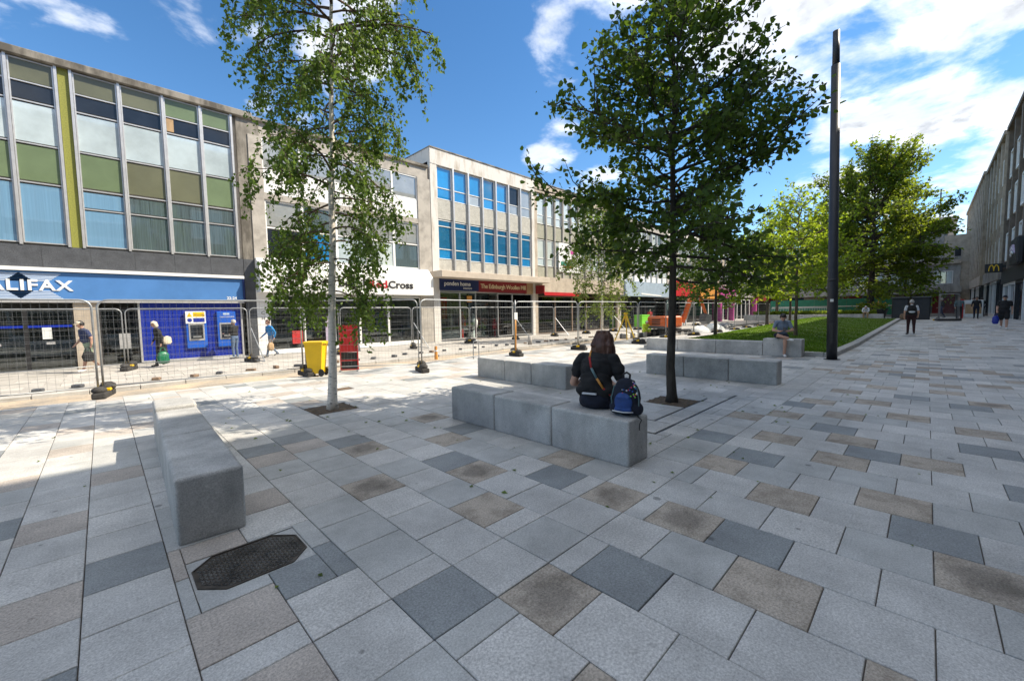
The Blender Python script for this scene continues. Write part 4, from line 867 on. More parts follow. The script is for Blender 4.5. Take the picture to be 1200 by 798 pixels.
front = [(-7.6, 12.3), (-3.95, 12.15), (-.05, 11.99), (3.82, 11.7), (6.24, 9.85), (10.78, 10.65), (14.06, 10.2), (18.3, 9.75), (22.0, 10.1), (25.6, 10.0), (29.2, 9.9), (32.8, 9.9), (36.4, 10.1), (40, 10.2), (43.6, 10.2)]
FL = ['galvanised mesh fence panel left of the one before the bank doors', 'galvanised mesh fence panel in front of the bank doors', 'galvanised mesh fence panel in front of the cash machines', 'galvanised mesh fence panel angled behind the yellow bin and red board', 'galvanised mesh fence panel in front of the navy and maroon shop signs', 'galvanised mesh fence panel right of the yellow sleeve post', 'galvanised mesh fence panel in front of the survey tripod', 'galvanised mesh fence panel in front of the striped blocks']
for i, (a, b) in enumerate(zip(front[:-1], front[1:])): fence_panel(*a, *b, 0, FL[i] if i < len(FL) else 'galvanised mesh fence panel in the plaza-side run past the digger', 'site fence panels on the plaza side')
GL = ['black rubber fence foot farthest from the bank doors', 'black rubber fence foot at the far side of the bank doors', 'black rubber foot under the fence joint between bank doors and cash machines', 'black rubber foot next to the yellow bin', 'black rubber foot where the fence turns, before the charity shop corner', 'black rubber foot under the yellow sleeve post', 'black rubber fence foot behind the head of the seated woman', 'black rubber fence foot beside the survey tripod']
for i, a in enumerate(front): fence_foot(a[0], a[1], -.0, random.uniform(-.3, .3), GL[i] if i < len(GL) else 'black rubber foot and sandbag in the plaza-side run past the digger', 'fence feet on the plaza side')
back = [(-6.3, 18.5), (-2.8, 18.4), (.55, 18.3), (3.9, 17.7), (7.2, 17.6), (10.7, 17.6), (14.6, 18.0), (18.2, 18.0), (22.0, 18.0), (25.6, 17.9), (29.2, 17.8), (32.8, 17.6), (36.4, 17.4), (40, 17.2), (44, 17)]
BL = ['galvanised footway-side fence panel left of the bank doors', 'galvanised footway-side fence panel close before the bank doors', 'galvanised footway-side fence panel close before the cash machines', 'galvanised footway-side fence panel close before the charity shop entrance', 'galvanised footway-side fence panel close before the charity shop window', 'galvanised footway-side fence panel close before the navy sign shop', 'galvanised footway-side fence panel close before the maroon sign shop']
for i, (a, b) in enumerate(zip(back[:-1], back[1:])): fence_panel(*a, *b, -.06, BL[i] if i < len(BL) else 'galvanised mesh fence panel along the far shop footway', 'site fence panels on the shop side')
SL = ['black rubber foot of the footway fence well left of the bank doors', 'black rubber foot of the footway fence before the bank doors', 'black rubber foot of the footway fence between the bank doors and cash machines', 'black rubber foot of the footway fence beside the woman in blue', 'black rubber foot of the footway fence before the charity shop entrance', 'black rubber foot of the footway fence before the charity shop corner', 'black rubber foot of the footway fence under the navy sign', 'black rubber foot of the footway fence under the maroon sign']
for i, a in enumerate(back): fence_foot(a[0], a[1], -.055, random.uniform(-.5, .5), SL[i] if i < len(SL) else 'black rubber foot and sandbag under the far shop-side fence', 'fence feet on the shop side')
for i, (x, y) in enumerate([(3.9, 17.6), (10.7, 17.5), (18.2, 17.9), (22.0, 17.9), (29.2, 17.7)]):
    MBs = MB().tube([(0, 0, 1.25), (.15, -1.0, .08)], .02, 6).tube([(.15, -1.0, .08), (.02, -.05, .08)], .02, 6)
    o = MBs.build('fence_brace', M['galv']); o.location = (x, y, -.055); tag(o, ['slanting steel brace beside the walking woman in blue', 'slanting steel brace before the charity shop corner', 'slanting steel brace under the maroon shop sign', 'slanting steel brace before the red strip shop', 'slanting steel brace near the lime green box'][i], 'brace', 'braces of the shop-side fence')
rr = random.Random(3)
# loose setts left along the dug edge
for k in range(46):
    x = -2+k*.72+rr.uniform(-.2, .2)
    mb = MB().rbox(-.09, .09, -.07, .07, 0, .1, .025, 2); o = raw('loose_sett', mb.v, mb.f, M['granite_black' if rr.random() < .6 else 'stone_brown']); o.location = (x, 14.65+rr.uniform(-.12, .12)+(.45 if k > 14 else 0), -.057); o.rotation_euler = (0, 0, rr.uniform(0, 3)); o.scale = (rr.uniform(.7, 1.5), rr.uniform(.7, 1.3), rr.uniform(.6, 1))
    tag(o, 'dark loose sett lying on the footway behind the new kerb', 'stone', 'loose setts behind the kerb')
# wheelie bin
wb = thing('wheelie_bin', 'bright yellow wheeled bin standing at the plaza-side fence', 'bin', (4.02, 11.45, 0), R(-130)); wb.scale = (.72, .72, 1)
MB().add([(-.22, -.25, .08), (.22, -.25, .08), (.22, .2, .08), (-.22, .2, .08), (-.28, -.33, .86), (.28, -.33, .86), (.28, .3, .86), (-.28, .3, .86)], [(0,3,2,1), (4,5,6,7), (0,1,5,4), (1,2,6,5), (2,3,7,6), (3,0,4,7)]).build('body', M['yellow'], wb)
MB().rbox(-.30, .30, -.37, .33, .86, .93, .025, 2).build('lid', M['yellow'], wb); MB().tube([(-.22, .36, .88), (.22, .36, .88)], .018, 6).build('handle', M['yellow'], wb)
for s_ in (-1, 1): MB().tube([(s_*.22, .22, .1), (s_*.27, .22, .1)], .1, 14).build('wheel', M['black'], wb)
# red works gate board
rbz = thing('red_board', 'tall red board with black lower panels propped at the fence', 'barrier', (5.02, 11.75, 0), R(-32)); rbz.scale = (.78, 1, 1)
for x in (-.30, .30): part_box('post', x-.02, x+.02, -.025, .025, 0, 1.34, M['red'], rbz)
part_box('red_sheet', -.28, .28, -.012, .012, .58, 1.32, M['red'], rbz)
for z in (.06, .31): part_box('black_panel', -.28, .28, -.012, .012, z, z+.22, M['black'], rbz)
for z in (.02, .285, .54): part_box('rail', -.28, .28, -.02, .02, z, z+.035, M['red'], rbz)
for x in (-.3, .3): part_box('foot', x-.03, x+.03, -.2, .2, 0, .03, M['galv'], rbz)
# shop A-board
ab = thing('chalk_board', 'dark chalk A-board outside the charity shop', 'sign', (8.1, 18.7, -.055), R(20))
for s_ in (-1, 1): MB().add([(-.3, s_*.25, 0), (.3, s_*.25, 0), (.3, s_*.02, .95), (-.3, s_*.02, .95), (-.3, s_*.28, 0), (.3, s_*.28, 0), (.3, s_*.05, .95), (-.3, s_*.05, .95)], [(0,1,2,3), (7,6,5,4), (0,4,5,1), (1,5,6,2), (2,6,7,3), (3,7,4,0)]).build('leaf', M['granite_black'], ab)
for k in range(4): part_box('chalk_line', -.2, .2, -.235+.05*k*0-.0+.045*k, -.232+.045*k, .2+.18*k, .25+.18*k, M['pale_blue'], ab)
# yellow kerb markers
for i, (x, y) in enumerate([(9.0, 13.2), (26.5, 13.0)]):
    t = thing('marker_post', ['short yellow marker post in the sand before the kerb', 'yellow marker post near the digger'][i], 'marker', (x, y, -.13)); MB().tube([(0, 0, 0), (0, 0, .5)], [.07, .05], 10).build('body', M['orange_sign'], t); MB().tube([(0, 0, .3), (0, 0, .36)], .068, 10).build('band', M['white'], t)
# lean steel bar with yellow guard at the gap in the fence
gpz = thing('yellow_guard_pole', 'post in a yellow guard sleeve at the fence joint behind the benches', 'post', (10.72, 10.60, 0)); MB().tube([(0, 0, 0), (0, 0, 1.5)], .028, 8).build('sleeve', M['orange_sign'], gpz, smooth=True); MB().tube([(0, 0, 1.5), (0, 0, 2.05)], .02, 8).build('post', M['galv'], gpz, smooth=True); part_box('tag', -.08, .08, -.035, -.03, 1.35, 1.6, M['paper'], gpz)
# steel hoop barrier
hp = MB().tube([(0, 0, -.02), (0, 0, .55), (.03, 0, .62), (.22, 0, .64), (.25, 0, .6), (.25, 0, -.02)], .018, 7).build('steel_hoop', M['galv'], smooth=True); hp.location = (9.2, 11.2, 0); tag(hp, 'small bent steel hoop beside the yellow sleeve post', 'hoop')
dr = MB().tube([(0, 0, 0), (0, 0, .42)], [.11, .10], 14).ball((0, 0, .42), (.10, .10, .05), 12).build('grey_drum', M['stone_grey'], smooth=True); dr.location = (15.6, 14.4, -.055); tag(dr, 'small grey drum standing on the footway behind the kerb', 'drum')
# survey tripod
tp_ = thing('survey_tripod', 'yellow survey tripod standing in the road works', 'tripod', (19.6, 11.2, -.0))
for k in range(3):
    a = k*2.094+.4; MB().tube([(0, 0, 1.42), (.62*math.cos(a), .62*math.sin(a), 0)], [.045, .03], 6).tube([(.05*math.cos(a+.3), .05*math.sin(a+.3), 1.4), (.4*math.cos(a), .4*math.sin(a), .5)], .025, 6).build('leg', M['yellow'], tp_)
MB().tube([(0, 0, 1.4), (0, 0, 1.5)], .1, 12).build('head', M['yellow'], tp_)
# green storage bin outside the shops
gb = thing('green_box', 'lime green lidded box outside the shops near the worker in red', 'box', (36.6, 19.2, -.055), 0); MB().rbox(-.75, .75, -.4, .4, 0, 1.15, .04, 2).build('body', M['lime'], gb); MB().rbox(-.78, .78, -.43, .43, 1.15, 1.25, .03, 2).build('lid', M['lime'], gb)
# row of white and black kerb blocks
for k in range(13):
    o = MB().rbox(-.2, .2, -.1, .1, 0, .3, .03, 2).build('barrier_block', M['white' if k % 2 else 'granite_black']); o.location = (23.0+k*.46*.95, 13.35-k*.06, -.13); o.rotation_euler = (0, 0, -.15)
    tag(o, ('white' if k % 2 else 'dark')+' block in the striped kerb line by the digger', 'block', 'striped blocks by the digger, '+('white' if k % 2 else 'dark'))

# ---- mini digger
dg_ = thing('mini_digger', 'orange tracked mini digger working behind the lawn', 'digger', (26.4, 11.9, -.13), R(-25))
for s_ in (-1, 1):
    prof_ = [(-.95, .05), (-.8, 0), (.8, 0), (.95, .05), (1.02, .22), (.95, .42), (.8, .48), (-.8, .48), (-.95, .42), (-1.02, .22)]
    tk = MB().prism(prof_, s_*.55 if s_ > 0 else -.9, .9 if s_ > 0 else -.55, 'y').build('track', M['black'], dg_)
    for k in range(4): MB().tube([(-.75+k*.5, s_*.54, .22), (-.75+k*.5, s_*.93, .22)], .14, 12).build('roller', M['stone_grey'], tk)
MB().box(-.5, .5, -.55, .55, .25, .55).build('undercarriage', M['granite_black'], dg_)
hs_ = MB().rbox(-1.15, .35, -.85, .85, .6, 1.35, .16, 3).build('engine_cover', M['orange'], dg_, smooth=False)
for k in range(3): part_box('vent', -1.17, -1.14, -.5, .3, .8+k*.14, .88+k*.14, M['black'], hs_)
part_box('counterweight', -1.2, -.6, -.8, .8, .55, .72, M['granite_black'], dg_, .04)
cab = MB()
for x, y in ((-.45, -.05), (.75, -.05), (-.45, .85), (.75, .85)): cab.tube([(x, y, 1.2), (x*.92, y, 2.45)], .05, 6)
cab.rbox(-.55, .82, -.12, .92, 2.42, 2.52, .04, 2); cab.box(.3, .85, -.1, .9, .6, 1.25); cb = cab.build('cab_frame', M['black'], dg_)
for (x0, x1, y0, y1) in ((-.42, .72, -.07, -.05), (-.42, .72, .85, .87), (.74, .76, .0, .8), (-.46, -.44, .0, .8)): part_box('cab_glass', x0, x1, y0, y1, 1.3, 2.4, M['glass'], cb)
part_box('seat', -.3, .2, .2, .6, 1.0, 1.75, M['granite_black'], cb, .06)
MB().tube([(.8, -.3, .9), (1.35, -.3, 2.3), (2.1, -.3, 2.75)], [.15, .16, .12], 6).build('boom', M['orange'], dg_); MB().tube([(2.1, -.3, 2.75), (2.75, -.3, 1.4)], [.12, .09], 6).build('dipper_arm', M['orange'], dg_)
MB().tube([(1.1, -.3, 1.1), (1.6, -.3, 2.25)], .06, 8).tube([(1.7, -.3, 2.75), (2.4, -.3, 2.3)], .05, 8).build('hydraulic_ram', M['galv'], dg_)
MB().prism([(2.55, 1.45), (2.95, 1.35), (3.0, .95), (2.7, .75), (2.4, .95)], -.6, 0, 'y').build('bucket', M['granite_black'], dg_)
# heaps and bags
for i, (x, y, sx, sy, sz, m_) in enumerate([(30.5, 11.5, .9, .6, .5, 'paper'), (32.5, 11.2, .8, .7, .6, 'paper'), (33.5, 11.8, 1.2, .8, .5, 'sand'), (28.3, 13.0, .7, .5, .4, 'sand'), (36, 11.6, 1.1, .7, .55, 'granite_black')]):
    r2 = random.Random(i); mb = MB().ball((0, 0, 0), 1, 14)
    mb.v = [(v[0]*sx*(1+.15*math.sin(v[1]*5+i)), v[1]*sy*(1+.15*math.sin(v[0]*6+i)), max(v[2], -.15)*sz*(1+.12*math.sin(v[0]*7+v[1]*4))) for v in mb.v]
    o = mb.build('rubble_bag' if m_ == 'paper' else 'spoil_heap', M[m_], smooth=True); o.location = (x, y, -.13+.1*sz)
    tag(o, ['white rubble bag nearer the digger', 'second white rubble bag past the digger', 'sandy spoil heap past the rubble bags', 'low sandy heap beside the striped blocks', 'dark spoil heap farthest along the works'][i], 'heap' if m_ != 'paper' else 'bag')

# ---- far plaza: planter wall, hedge, pots, cabinets, stacked fencing
pw = thing('planter_wall', 'long low grey planter wall beyond the lawn', 'wall', (47.2, 2.6, .46))
for k in range(9): part_box('wall_block', 0, .45, k*1.2+.006, k*1.2+1.194, -.1, .48, M['bench'], pw, .03)
def hedge(label, x, y, L, Wd, Hh, z, mat):
    t = thing('hedge', label, 'hedge', (x, y, z)); r = np.random.default_rng(int(x)); n = int(900*L*Wd); P = np.c_[r.random(n)*Wd, r.random(n)*L, r.random(n)**.5*Hh]; leaves_mesh('foliage', P, r.normal(size=(n, 3))+[0, 0, .5], .14, mat, t, seed=3)
    part_box('stems', .15, Wd-.15, .1, L-.1, 0, Hh*.6, M['bark_mid'], t)
hedge('low clipped green hedge behind the planter wall', 47.8, 3.2, 9.5, 1.1, .75, .46, M['leaf_mid'])
for i, (x, y) in enumerate([(50.5, 3.05), (54, 4.5)]):
    t = thing('flower_tub', ['black round flower tub by the planter wall', 'farther black flower tub under the big tree'][i], 'planter', (x, y, .46)); MB().tube([(0, 0, 0), (0, 0, .1), (0, 0, .75), (0, 0, .9)], [.35, .38, .55, .6], 18).build('tub', M['black'], t, smooth=True)
    r = np.random.default_rng(i); n = 350; P = np.c_[r.normal(size=(n, 2))*.28, .9+r.random(n)*.5]; tag(leaves_mesh('flowers', P, r.normal(size=(n, 3))+[0, 0, .6], .16, M['leaf_mid'], t, seed=i), kind='stuff'); tag(leaves_mesh('blossom', P[:60]+[0, 0, .12], r.normal(size=(60, 3)), .12, M['orange_sign'], t, seed=i+5), kind='stuff')
for i, (x, y, w_) in enumerate([(46.6, 1.28, .95), (47.0, .02, 1.0)]):
    t = thing('dark_cabinet', ['black kiosk box next to the lawn kerb', 'black kiosk box on the walking side'][i], 'cabinet', (x, y-w_*.2, .46)); MB().rbox(0, 1.0, 0, w_*1.05, 0, 1.75, .04, 2).build('body', M['black'], t); MB().rbox(-.08, 1.08, -.06, w_*1.05+.06, 1.75, 1.86, .03, 2).build('lid', M['granite_black'], t); part_box('door', -.015, 0, .08, w_*1.05-.08, .12, 1.6, M['pole'], t)
sf = thing('stacked_fencing', 'stack of upright galvanised fence panels on the pavement', 'fence', (44.5, -1.55, .46), R(100))
for k in range(7):
    o = link(bpy.data.objects.new('fence_panel', fence_panel.a), sf); o.location = (0, k*.09, .1); o.scale = (.28, 1, .92); o2 = link(bpy.data.objects.new('wire_mesh', fence_panel.b), sf); tag(o2, kind='stuff'); o2.location = (0, k*.09, .1); o2.scale = (.28, 1, .92)
part_box('base', -.1, 1.15, -.15, .75, 0, .14, M['rubber'], sf, .03); part_box('yellow_foot', .9, 1.2, -.3, -.15, 0, .1, M['yellow'], sf)
hd = thing('site_hoarding', 'green site hoarding boards across the far end of the square', 'hoarding', (76, 2.5, .46))
for k in range(8): part_box('board', 0, .05, k*1.9+.01, k*1.9+1.89, 0, 2.3, M['hoarding'], hd)
for k in range(5): part_box('rail', -.05, -.01, k*3.0, k*3.0+2.98, 1.2, 1.3, M['white'], hd)
wf = thing('white_barrier', 'white pedestrian barrier in front of the green hoarding', 'barrier', (64, 7.8, .46))
mb = MB().tube([(0, 0, .1), (0, 0, 1.1), (0, 7, 1.1), (0, 7, .1)], .04, 6)
for k in range(1, 40): mb.tube([(0, k*7/40, .15), (0, k*7/40, 1.1)], .02, 4)
mb.build('rails', M['white'], wf)
# ---- right-hand signs
ms_ = thing('burger_sign', 'black projecting box sign with golden arches on the right terrace', 'sign', (54.5, RY+.1, 0))
part_box('box', -.12, .12, .0, 1.0, 4.3, 5.05, M['black'], ms_, .02); part_box('bracket', -.05, .05, -.2, 0, 4.7, 4.9, M['pole'], ms_)
ar = MB()
for c in (.36, .64):
    pts = [(-.135, c+.14*math.cos(a), 4.42+.5*max(math.sin(a), 0)**.9) for a in np.linspace(0, math.pi, 13)]; ar.tube(pts, [.035]*13, 5)
ar.build('golden_arches', mk('arch_yellow', (.85,.55,.02), .4, .05, 2), ms_)
gs = thing('phone_shop_sign', 'dark curved shop sign with a pale swirl on the right terrace', 'sign', (43.2, RY+.12, 0))
part_box('board', 0, 3.2, .0, .35, 4.3, 6.1, M['black'], gs, .08)
for k in range(4): MB().tube([(.5+.25*k, .37, 5.0+.2*math.sin(k)), (1.2+.1*k, .37, 5.55-.12*k), (2.2, .37, 5.5-.16*k), (2.6-.2*k, .37, 4.9)], [.03, .10, .09, .02], 6).build('swirl', M['paper' if k % 2 else 'mannequin'], gs)
ib = thing('advert_box', 'white illustrated advert box outside the right-hand shops', 'advert', (50.5, -3.2, .46)); part_box('panel', 0, .5, 0, 1.1, .1, 1.5, M['paper'], ib, .03); part_box('picture', -.012, 0, .1, 1.0, .4, 1.2, M['wood'], ib); part_box('side_panel', -.05, .52, 1.1, 1.25, 0, 1.6, M['cloth_red'], ib)

# ---- leaf litter blown over the paving
r = np.random.default_rng(4); n = 170
ax = np.r_[2.7+r.normal(size=60)*2.2, 6.9+r.normal(size=60)*2.4, r.random(50)*10]; ay = np.r_[7.0+r.normal(size=60)*1.8, 3.1+r.normal(size=60)*1.6, r.random(50)*6]
tag(leaves_mesh('leaf_litter', np.c_[ax, ay, np.full(n, .006)], np.c_[r.normal(size=(n, 2)), np.zeros(n)], .05, M['leaf_birch2'], None, seed=9, flat=6), 'scattered small fallen leaves on the plaza paving', 'leaves', kind='stuff')

# ================================================================== PEOPLE
def remeshed(name, mb, voxel, mats, labels_prims=None, smooth_it=5, parent=None):
    """union of closed pieces into one continuous skin; every face takes the material of the piece it grew from"""
    o = mb.build('tmp', [mats[0]], None); md = o.modifiers.new('r', 'REMESH'); md.mode = 'VOXEL'; md.voxel_size = voxel
    if smooth_it: s = o.modifiers.new('s', 'SMOOTH'); s.iterations = smooth_it; s.factor = .5
    me = evaluated(o); bpy.data.objects.remove(o); me.materials.clear()
    for m_ in mats: me.materials.append(m_)
    n = len(me.polygons); c = np.empty(n*3); me.polygons.foreach_get('center', c); c = c.reshape(-1, 3); best = np.full(n, 1e9); idx = np.zeros(n, dtype=np.int32)
    for (a, ra, b, rb, mi, sc) in (labels_prims or []):
        a = np.array(a); b = np.array(b); ab = b-a; l2 = max(ab@ab, 1e-9); t = np.clip(((c-a)@ab)/l2, 0, 1); q = (c-(a+t[:, None]*ab))
        if sc is not None: q = q/np.array(sc)
        d = np.linalg.norm(q, axis=1)-(ra+(rb-ra)*t)
        if sc is not None: d = d*min(sc)
        k = d < best; best[k] = d[k]; idx[k] = mi
    me.polygons.foreach_set('material_index', idx); me.polygons.foreach_set('use_smooth', np.ones(n, dtype=bool)); me.name = name
    return me
class Fig:
    def __init__(s): s.mb = MB(); s.pr = []
    def cap(s, a, ra, b, rb, mi):
        a, b = Vector(a), Vector(b); s.mb.tube([a, b], [ra, rb], 12); s.mb.ball(a, ra, 12); s.mb.ball(b, rb, 12); s.pr.append((a[:], ra, b[:], rb, mi, None))
    def ell(s, c, r, mi, rot=None):
        s.mb.ball(c, r, 16, rot=rot); s.pr.append((tuple(c), 1.0, tuple(c), 1.0, mi, tuple(r)))
SK, TOP, LEG, SHOE = 0, 1, 2, 3
def person(label, loc, rz, mats, pose=None, sc=1.0, sleeve='short', legs='long', hair='hair_dark', hairstyle='short', bulk=1.0, voxel=.013, coat=False, fingers=False, cap_=None, head_tilt=(0, 0), hood=None):
    J = dict(hip=(0, .095, .92), knee=(.02, .105, .50), ankle=(-.01, .11, .085), sh=(0, .185, 1.42), el=(-.03, .245, 1.13), wr=(.07, .26, .88), hand=(.10, .255, .79))
    Lj = {k: Vector(v) for k, v in J.items()}; Rj = {k: Vector((v[0], -v[1], v[2])) for k, v in J.items()}
    pelv = Vector((0, 0, .95)); chest = Vector((0, 0, 1.28)); neck = Vector((0, 0, 1.50)); head = Vector((.025, 0, 1.635)); toe = {'L': Vector((.15, .03, -.055)), 'R': Vector((.15, -.03, -.055))}
    pose = pose or {}
    for k, v in pose.items():
        if k[:2] == 'L_': Lj[k[2:]] = Vector(v)
        elif k[:2] == 'R_': Rj[k[2:]] = Vector(v)
        elif k == 'pelv': pelv = Vector(v)
        elif k == 'chest': chest = Vector(v)
        elif k == 'neck': neck = Vector(v)
        elif k == 'head': head = Vector(v)
        elif k in ('toeL', 'toeR'): toe[k[3]] = Vector(v)
    f = Fig(); B = bulk
    f.ell(pelv, (.125*B, .168*B, .13), LEG); mid = pelv.lerp(chest, .5); f.ell(mid, (.118*B*B, .155*B, .17), TOP); f.ell(chest, (.118*B, .172*B, .20), TOP)
    up = chest.lerp(neck, .62)
    f.cap(Lj['sh']*.8+up*.2, .062*B, Rj['sh']*.8+up*.2, .062*B, TOP)
    f.cap(up, .075, neck, .056, TOP); f.cap(neck, .052, head.lerp(neck, .3), .05, SK)
    ht = Matrix.Rotation(head_tilt[0], 3, 'Y') @ Matrix.Rotation(head_tilt[1], 3, 'Z')
    def hp_(v): return head+ht @ Vector(v)
    f.ell(head, (.092, .074, .108), SK, ht); f.ell(hp_((.025, 0, -.05)), (.062, .054, .062), SK, ht); f.ell(hp_((.093, 0, -.018)), (.022, .014, .024), SK, ht)
    for s_ in (-1, 1): f.ell(hp_((-.005, s_*.075, -.015)), (.018, .012, .03), SK, ht)
    for D, s_, tn in ((Lj, 1, 'L'), (Rj, -1, 'R')):
        lm = {'long': (LEG, LEG), 'short': (LEG, SK)}[legs]
        f.cap(D['hip'], .092*B, D['knee'], .062, LEG)
        if legs == 'short':
            q = D['hip'].lerp(D['knee'], .85); f.cap(D['hip'].lerp(D['knee'], .5), .088*B, q, .082*B, LEG); f.cap(q, .056, D['knee'], .052, SK)
        f.cap(D['knee'], .058, D['knee'].lerp(D['ankle'], .35), .058, lm[1]); f.cap(D['knee'].lerp(D['ankle'], .35), .056, D['ankle'], .040 if legs == 'short' else .048, lm[1])
        f.cap(D['ankle']+Vector((-.035, 0, -.035)), .042, D['ankle']+toe[tn], .036, SHOE)
        am = {'long': (TOP, TOP), 'short': (TOP, SK)}[sleeve]
        f.cap(D['sh'], .058*B, D['sh'].lerp(D['el'], .62), .055*B, TOP); f.cap(D['sh'].lerp(D['el'], .5), .046*B, D['el'], .040*B, am[1]); f.cap(D['el'], .041*B, D['wr'], .029, am[1])
        hd_ = (D['hand']-D['wr']).normalized(); pm = D['wr']+hd_*.05; f.cap(D['wr'], .028, pm, .032, SK)
        side = hd_.cross(Vector((0, 0, 1))); side = side.normalized() if side.length > .1 else Vector((1, 0, 0)); bend = hd_.cross(side)*(-.25)
        for k, (o_, l_) in enumerate(((-.028, .062), (-.009, .075), (.010, .070), (.027, .055))):
            b_ = pm+hd_*.02+side*o_; m_ = b_+hd_*l_*.55; f.cap(b_, .0125, m_, .0115, SK); f.cap(m_, .0115, m_+(hd_+bend*1.5).normalized()*l_*.5, .010, SK)
        f.cap(D['wr']+hd_*.02-side*.022, .014, pm-side*.05+hd_*.015, .0115, SK)
    if coat: f.cap(pelv+Vector((-.02, 0, .1)), .15*B, pelv+Vector((-.03, 0, -.42)), .17*B, TOP)
    me = remeshed('person', f.mb, voxel, [M[m_] for m_ in mats], f.pr)
    o = bpy.data.objects.new('person', me); link(o); o.location = loc; o.rotation_euler = (0, 0, rz); o.scale = (sc,)*3; tag(o, label, 'person')
    # hair, eyes, mouth
    hm = M[hair]; hb_ = MB()
    if hood: hm = M[hood]
    if hairstyle != 'bald':
        bm = bmesh.new(); bmesh.ops.create_uvsphere(bm, u_segments=20, v_segments=14, radius=1)
        dl = [v for v in bm.verts if (v.co.x > .35 and v.co.z < .28) or (v.co.z < (-.35 if hairstyle != 'long' else -.9) and v.co.x > -.2) or v.co.z < (-.62 if hairstyle == 'short' else -1.1)]
        bmesh.ops.delete(bm, geom=dl, context='VERTS')
        for v in bm.verts:
            k = 1+.05*math.sin(v.co.y*17+v.co.z*9)+.03*math.sin(v.co.x*23)
            q = Vector((v.co.x*.106*k-.008, v.co.y*.088*k, v.co.z*.118*k+.008)); v.co = head+ht @ q
        hb_.frombm(bm)
        if hood:
            hb_.ball(hp_((-.03, 0, -.06)), (.078, .078, .09), 14)
        ho = hb_.build('scarf' if hood else 'hair', hm, o, smooth=True); sd_ = ho.modifiers.new('t', 'SOLIDIFY'); sd_.thickness = .012; sd_.offset = 0
    ey = M['black']
    for s_ in (-1, 1):
        e_ = MB().ball(hp_((.086, s_*.030, .008)), (.007, .011, .006), 8).build('eye', ey, o, smooth=True)
    MB().ball(hp_((.082, 0, -.062)), (.006, .022, .005), 8).build('mouth', M['cloth_red'], o, smooth=True)
    if cap_:
        MB().ball(hp_((0, 0, .055)), (.102, .084, .072), 14).ball(hp_((.10, 0, .045)), (.07, .07, .012), 12).build('cap', M[cap_], o, smooth=True)
    return o
def walk(st=.22, arm=.16, lean=.0, up=1.0):
    return {'L_knee': (st*.62, .1, .52), 'L_ankle': (st, .1, .09), 'R_knee': (-.02, -.1, .50), 'R_ankle': (-st*1.15, -.1, .16), 'toeR': (.13, -.02, -.09),
            'L_el': (-arm*.6+lean*.6, .25, 1.14), 'L_wr': (-arm*.2+lean*.5, .26, .90), 'L_hand': (-arm*.05+lean*.5, .25, .80), 'R_el': (arm*.1+lean*.6, -.25, 1.14), 'R_wr': (arm*1.3+lean*.5, -.25, .95), 'R_hand': (arm*1.8+lean*.5, -.24, .87),
            'chest': (lean*.6, 0, 1.28), 'neck': (lean, 0, 1.49), 'head': (lean+.05, 0, 1.63), 'L_sh': (lean*.9, .185, 1.41), 'R_sh': (lean*.9, -.185, 1.41)}
def bag(name, label, loc, mat, w=.3, d=.14, hgt=.34, rz=0, handles=True, cat='bag', bulge=.06):
    t = thing(name, label, cat, loc, rz); mb = MB().ball((0, 0, 0), 1, 16)
    def soft(x, y, z):
        k = 1-.42*max(z, 0)**1.5; q = 1+.07*math.sin(z*9+x*5); s_ = lambda v: math.copysign(abs(v)**.6, v)
        return (s_(x)*w/2*k*q, s_(y)*d/2*k*q, hgt/2+s_(z)*hgt/2)
    mb.v = [soft(*v) for v in mb.v]; mb.build('body', mat, t, smooth=True)
    if handles:
        for s_ in (-1, 1): MB().tube([(-w*.22, s_*d*.25, hgt*.97), (-w*.12, s_*d*.1, hgt+.12), (w*.12, s_*d*.1, hgt+.12), (w*.22, s_*d*.25, hgt*.97)], .009, 6).build('handle', mat, t)
    return t

# ---- the woman on the bench, seen from behind, facing up the street
SEAT = .475
wl = (4.0, 2.67, 0)
woman = person('woman in black t-shirt and dark jeans sitting on the bench with her back turned', wl, R(14), ['skin', 'cloth_black', 'denim', 'shoe'],
    {'pelv': (-.02, 0, SEAT+.115), 'chest': (.03, 0, SEAT+.43), 'neck': (.11, -.02, SEAT+.64), 'head': (.175, -.05, SEAT+.745), 'L_hip': (.03, .11, SEAT+.075), 'R_hip': (.03, -.11, SEAT+.075), 'L_knee': (.43, .13, SEAT+.05), 'R_knee': (.43, -.12, SEAT+.05), 'L_ankle': (.36, .12, .09), 'R_ankle': (.40, -.12, .09),
     'L_sh': (.07, .19, SEAT+.56), 'R_sh': (.07, -.19, SEAT+.56), 'L_el': (.06, .30, SEAT+.26), 'R_el': (.06, -.30, SEAT+.25), 'L_wr': (.30, .14, SEAT+.20), 'R_wr': (.30, -.12, SEAT+.22), 'L_hand': (.37, .07, SEAT+.22), 'R_hand': (.37, -.06, SEAT+.24)},
    bulk=1.12, hairstyle='bald', hair='hair_brown', voxel=.009, head_tilt=(.5, -.15))
for c_ in list(woman.children):
    if c_.name.startswith(('hair',)): bpy.data.objects.remove(c_)
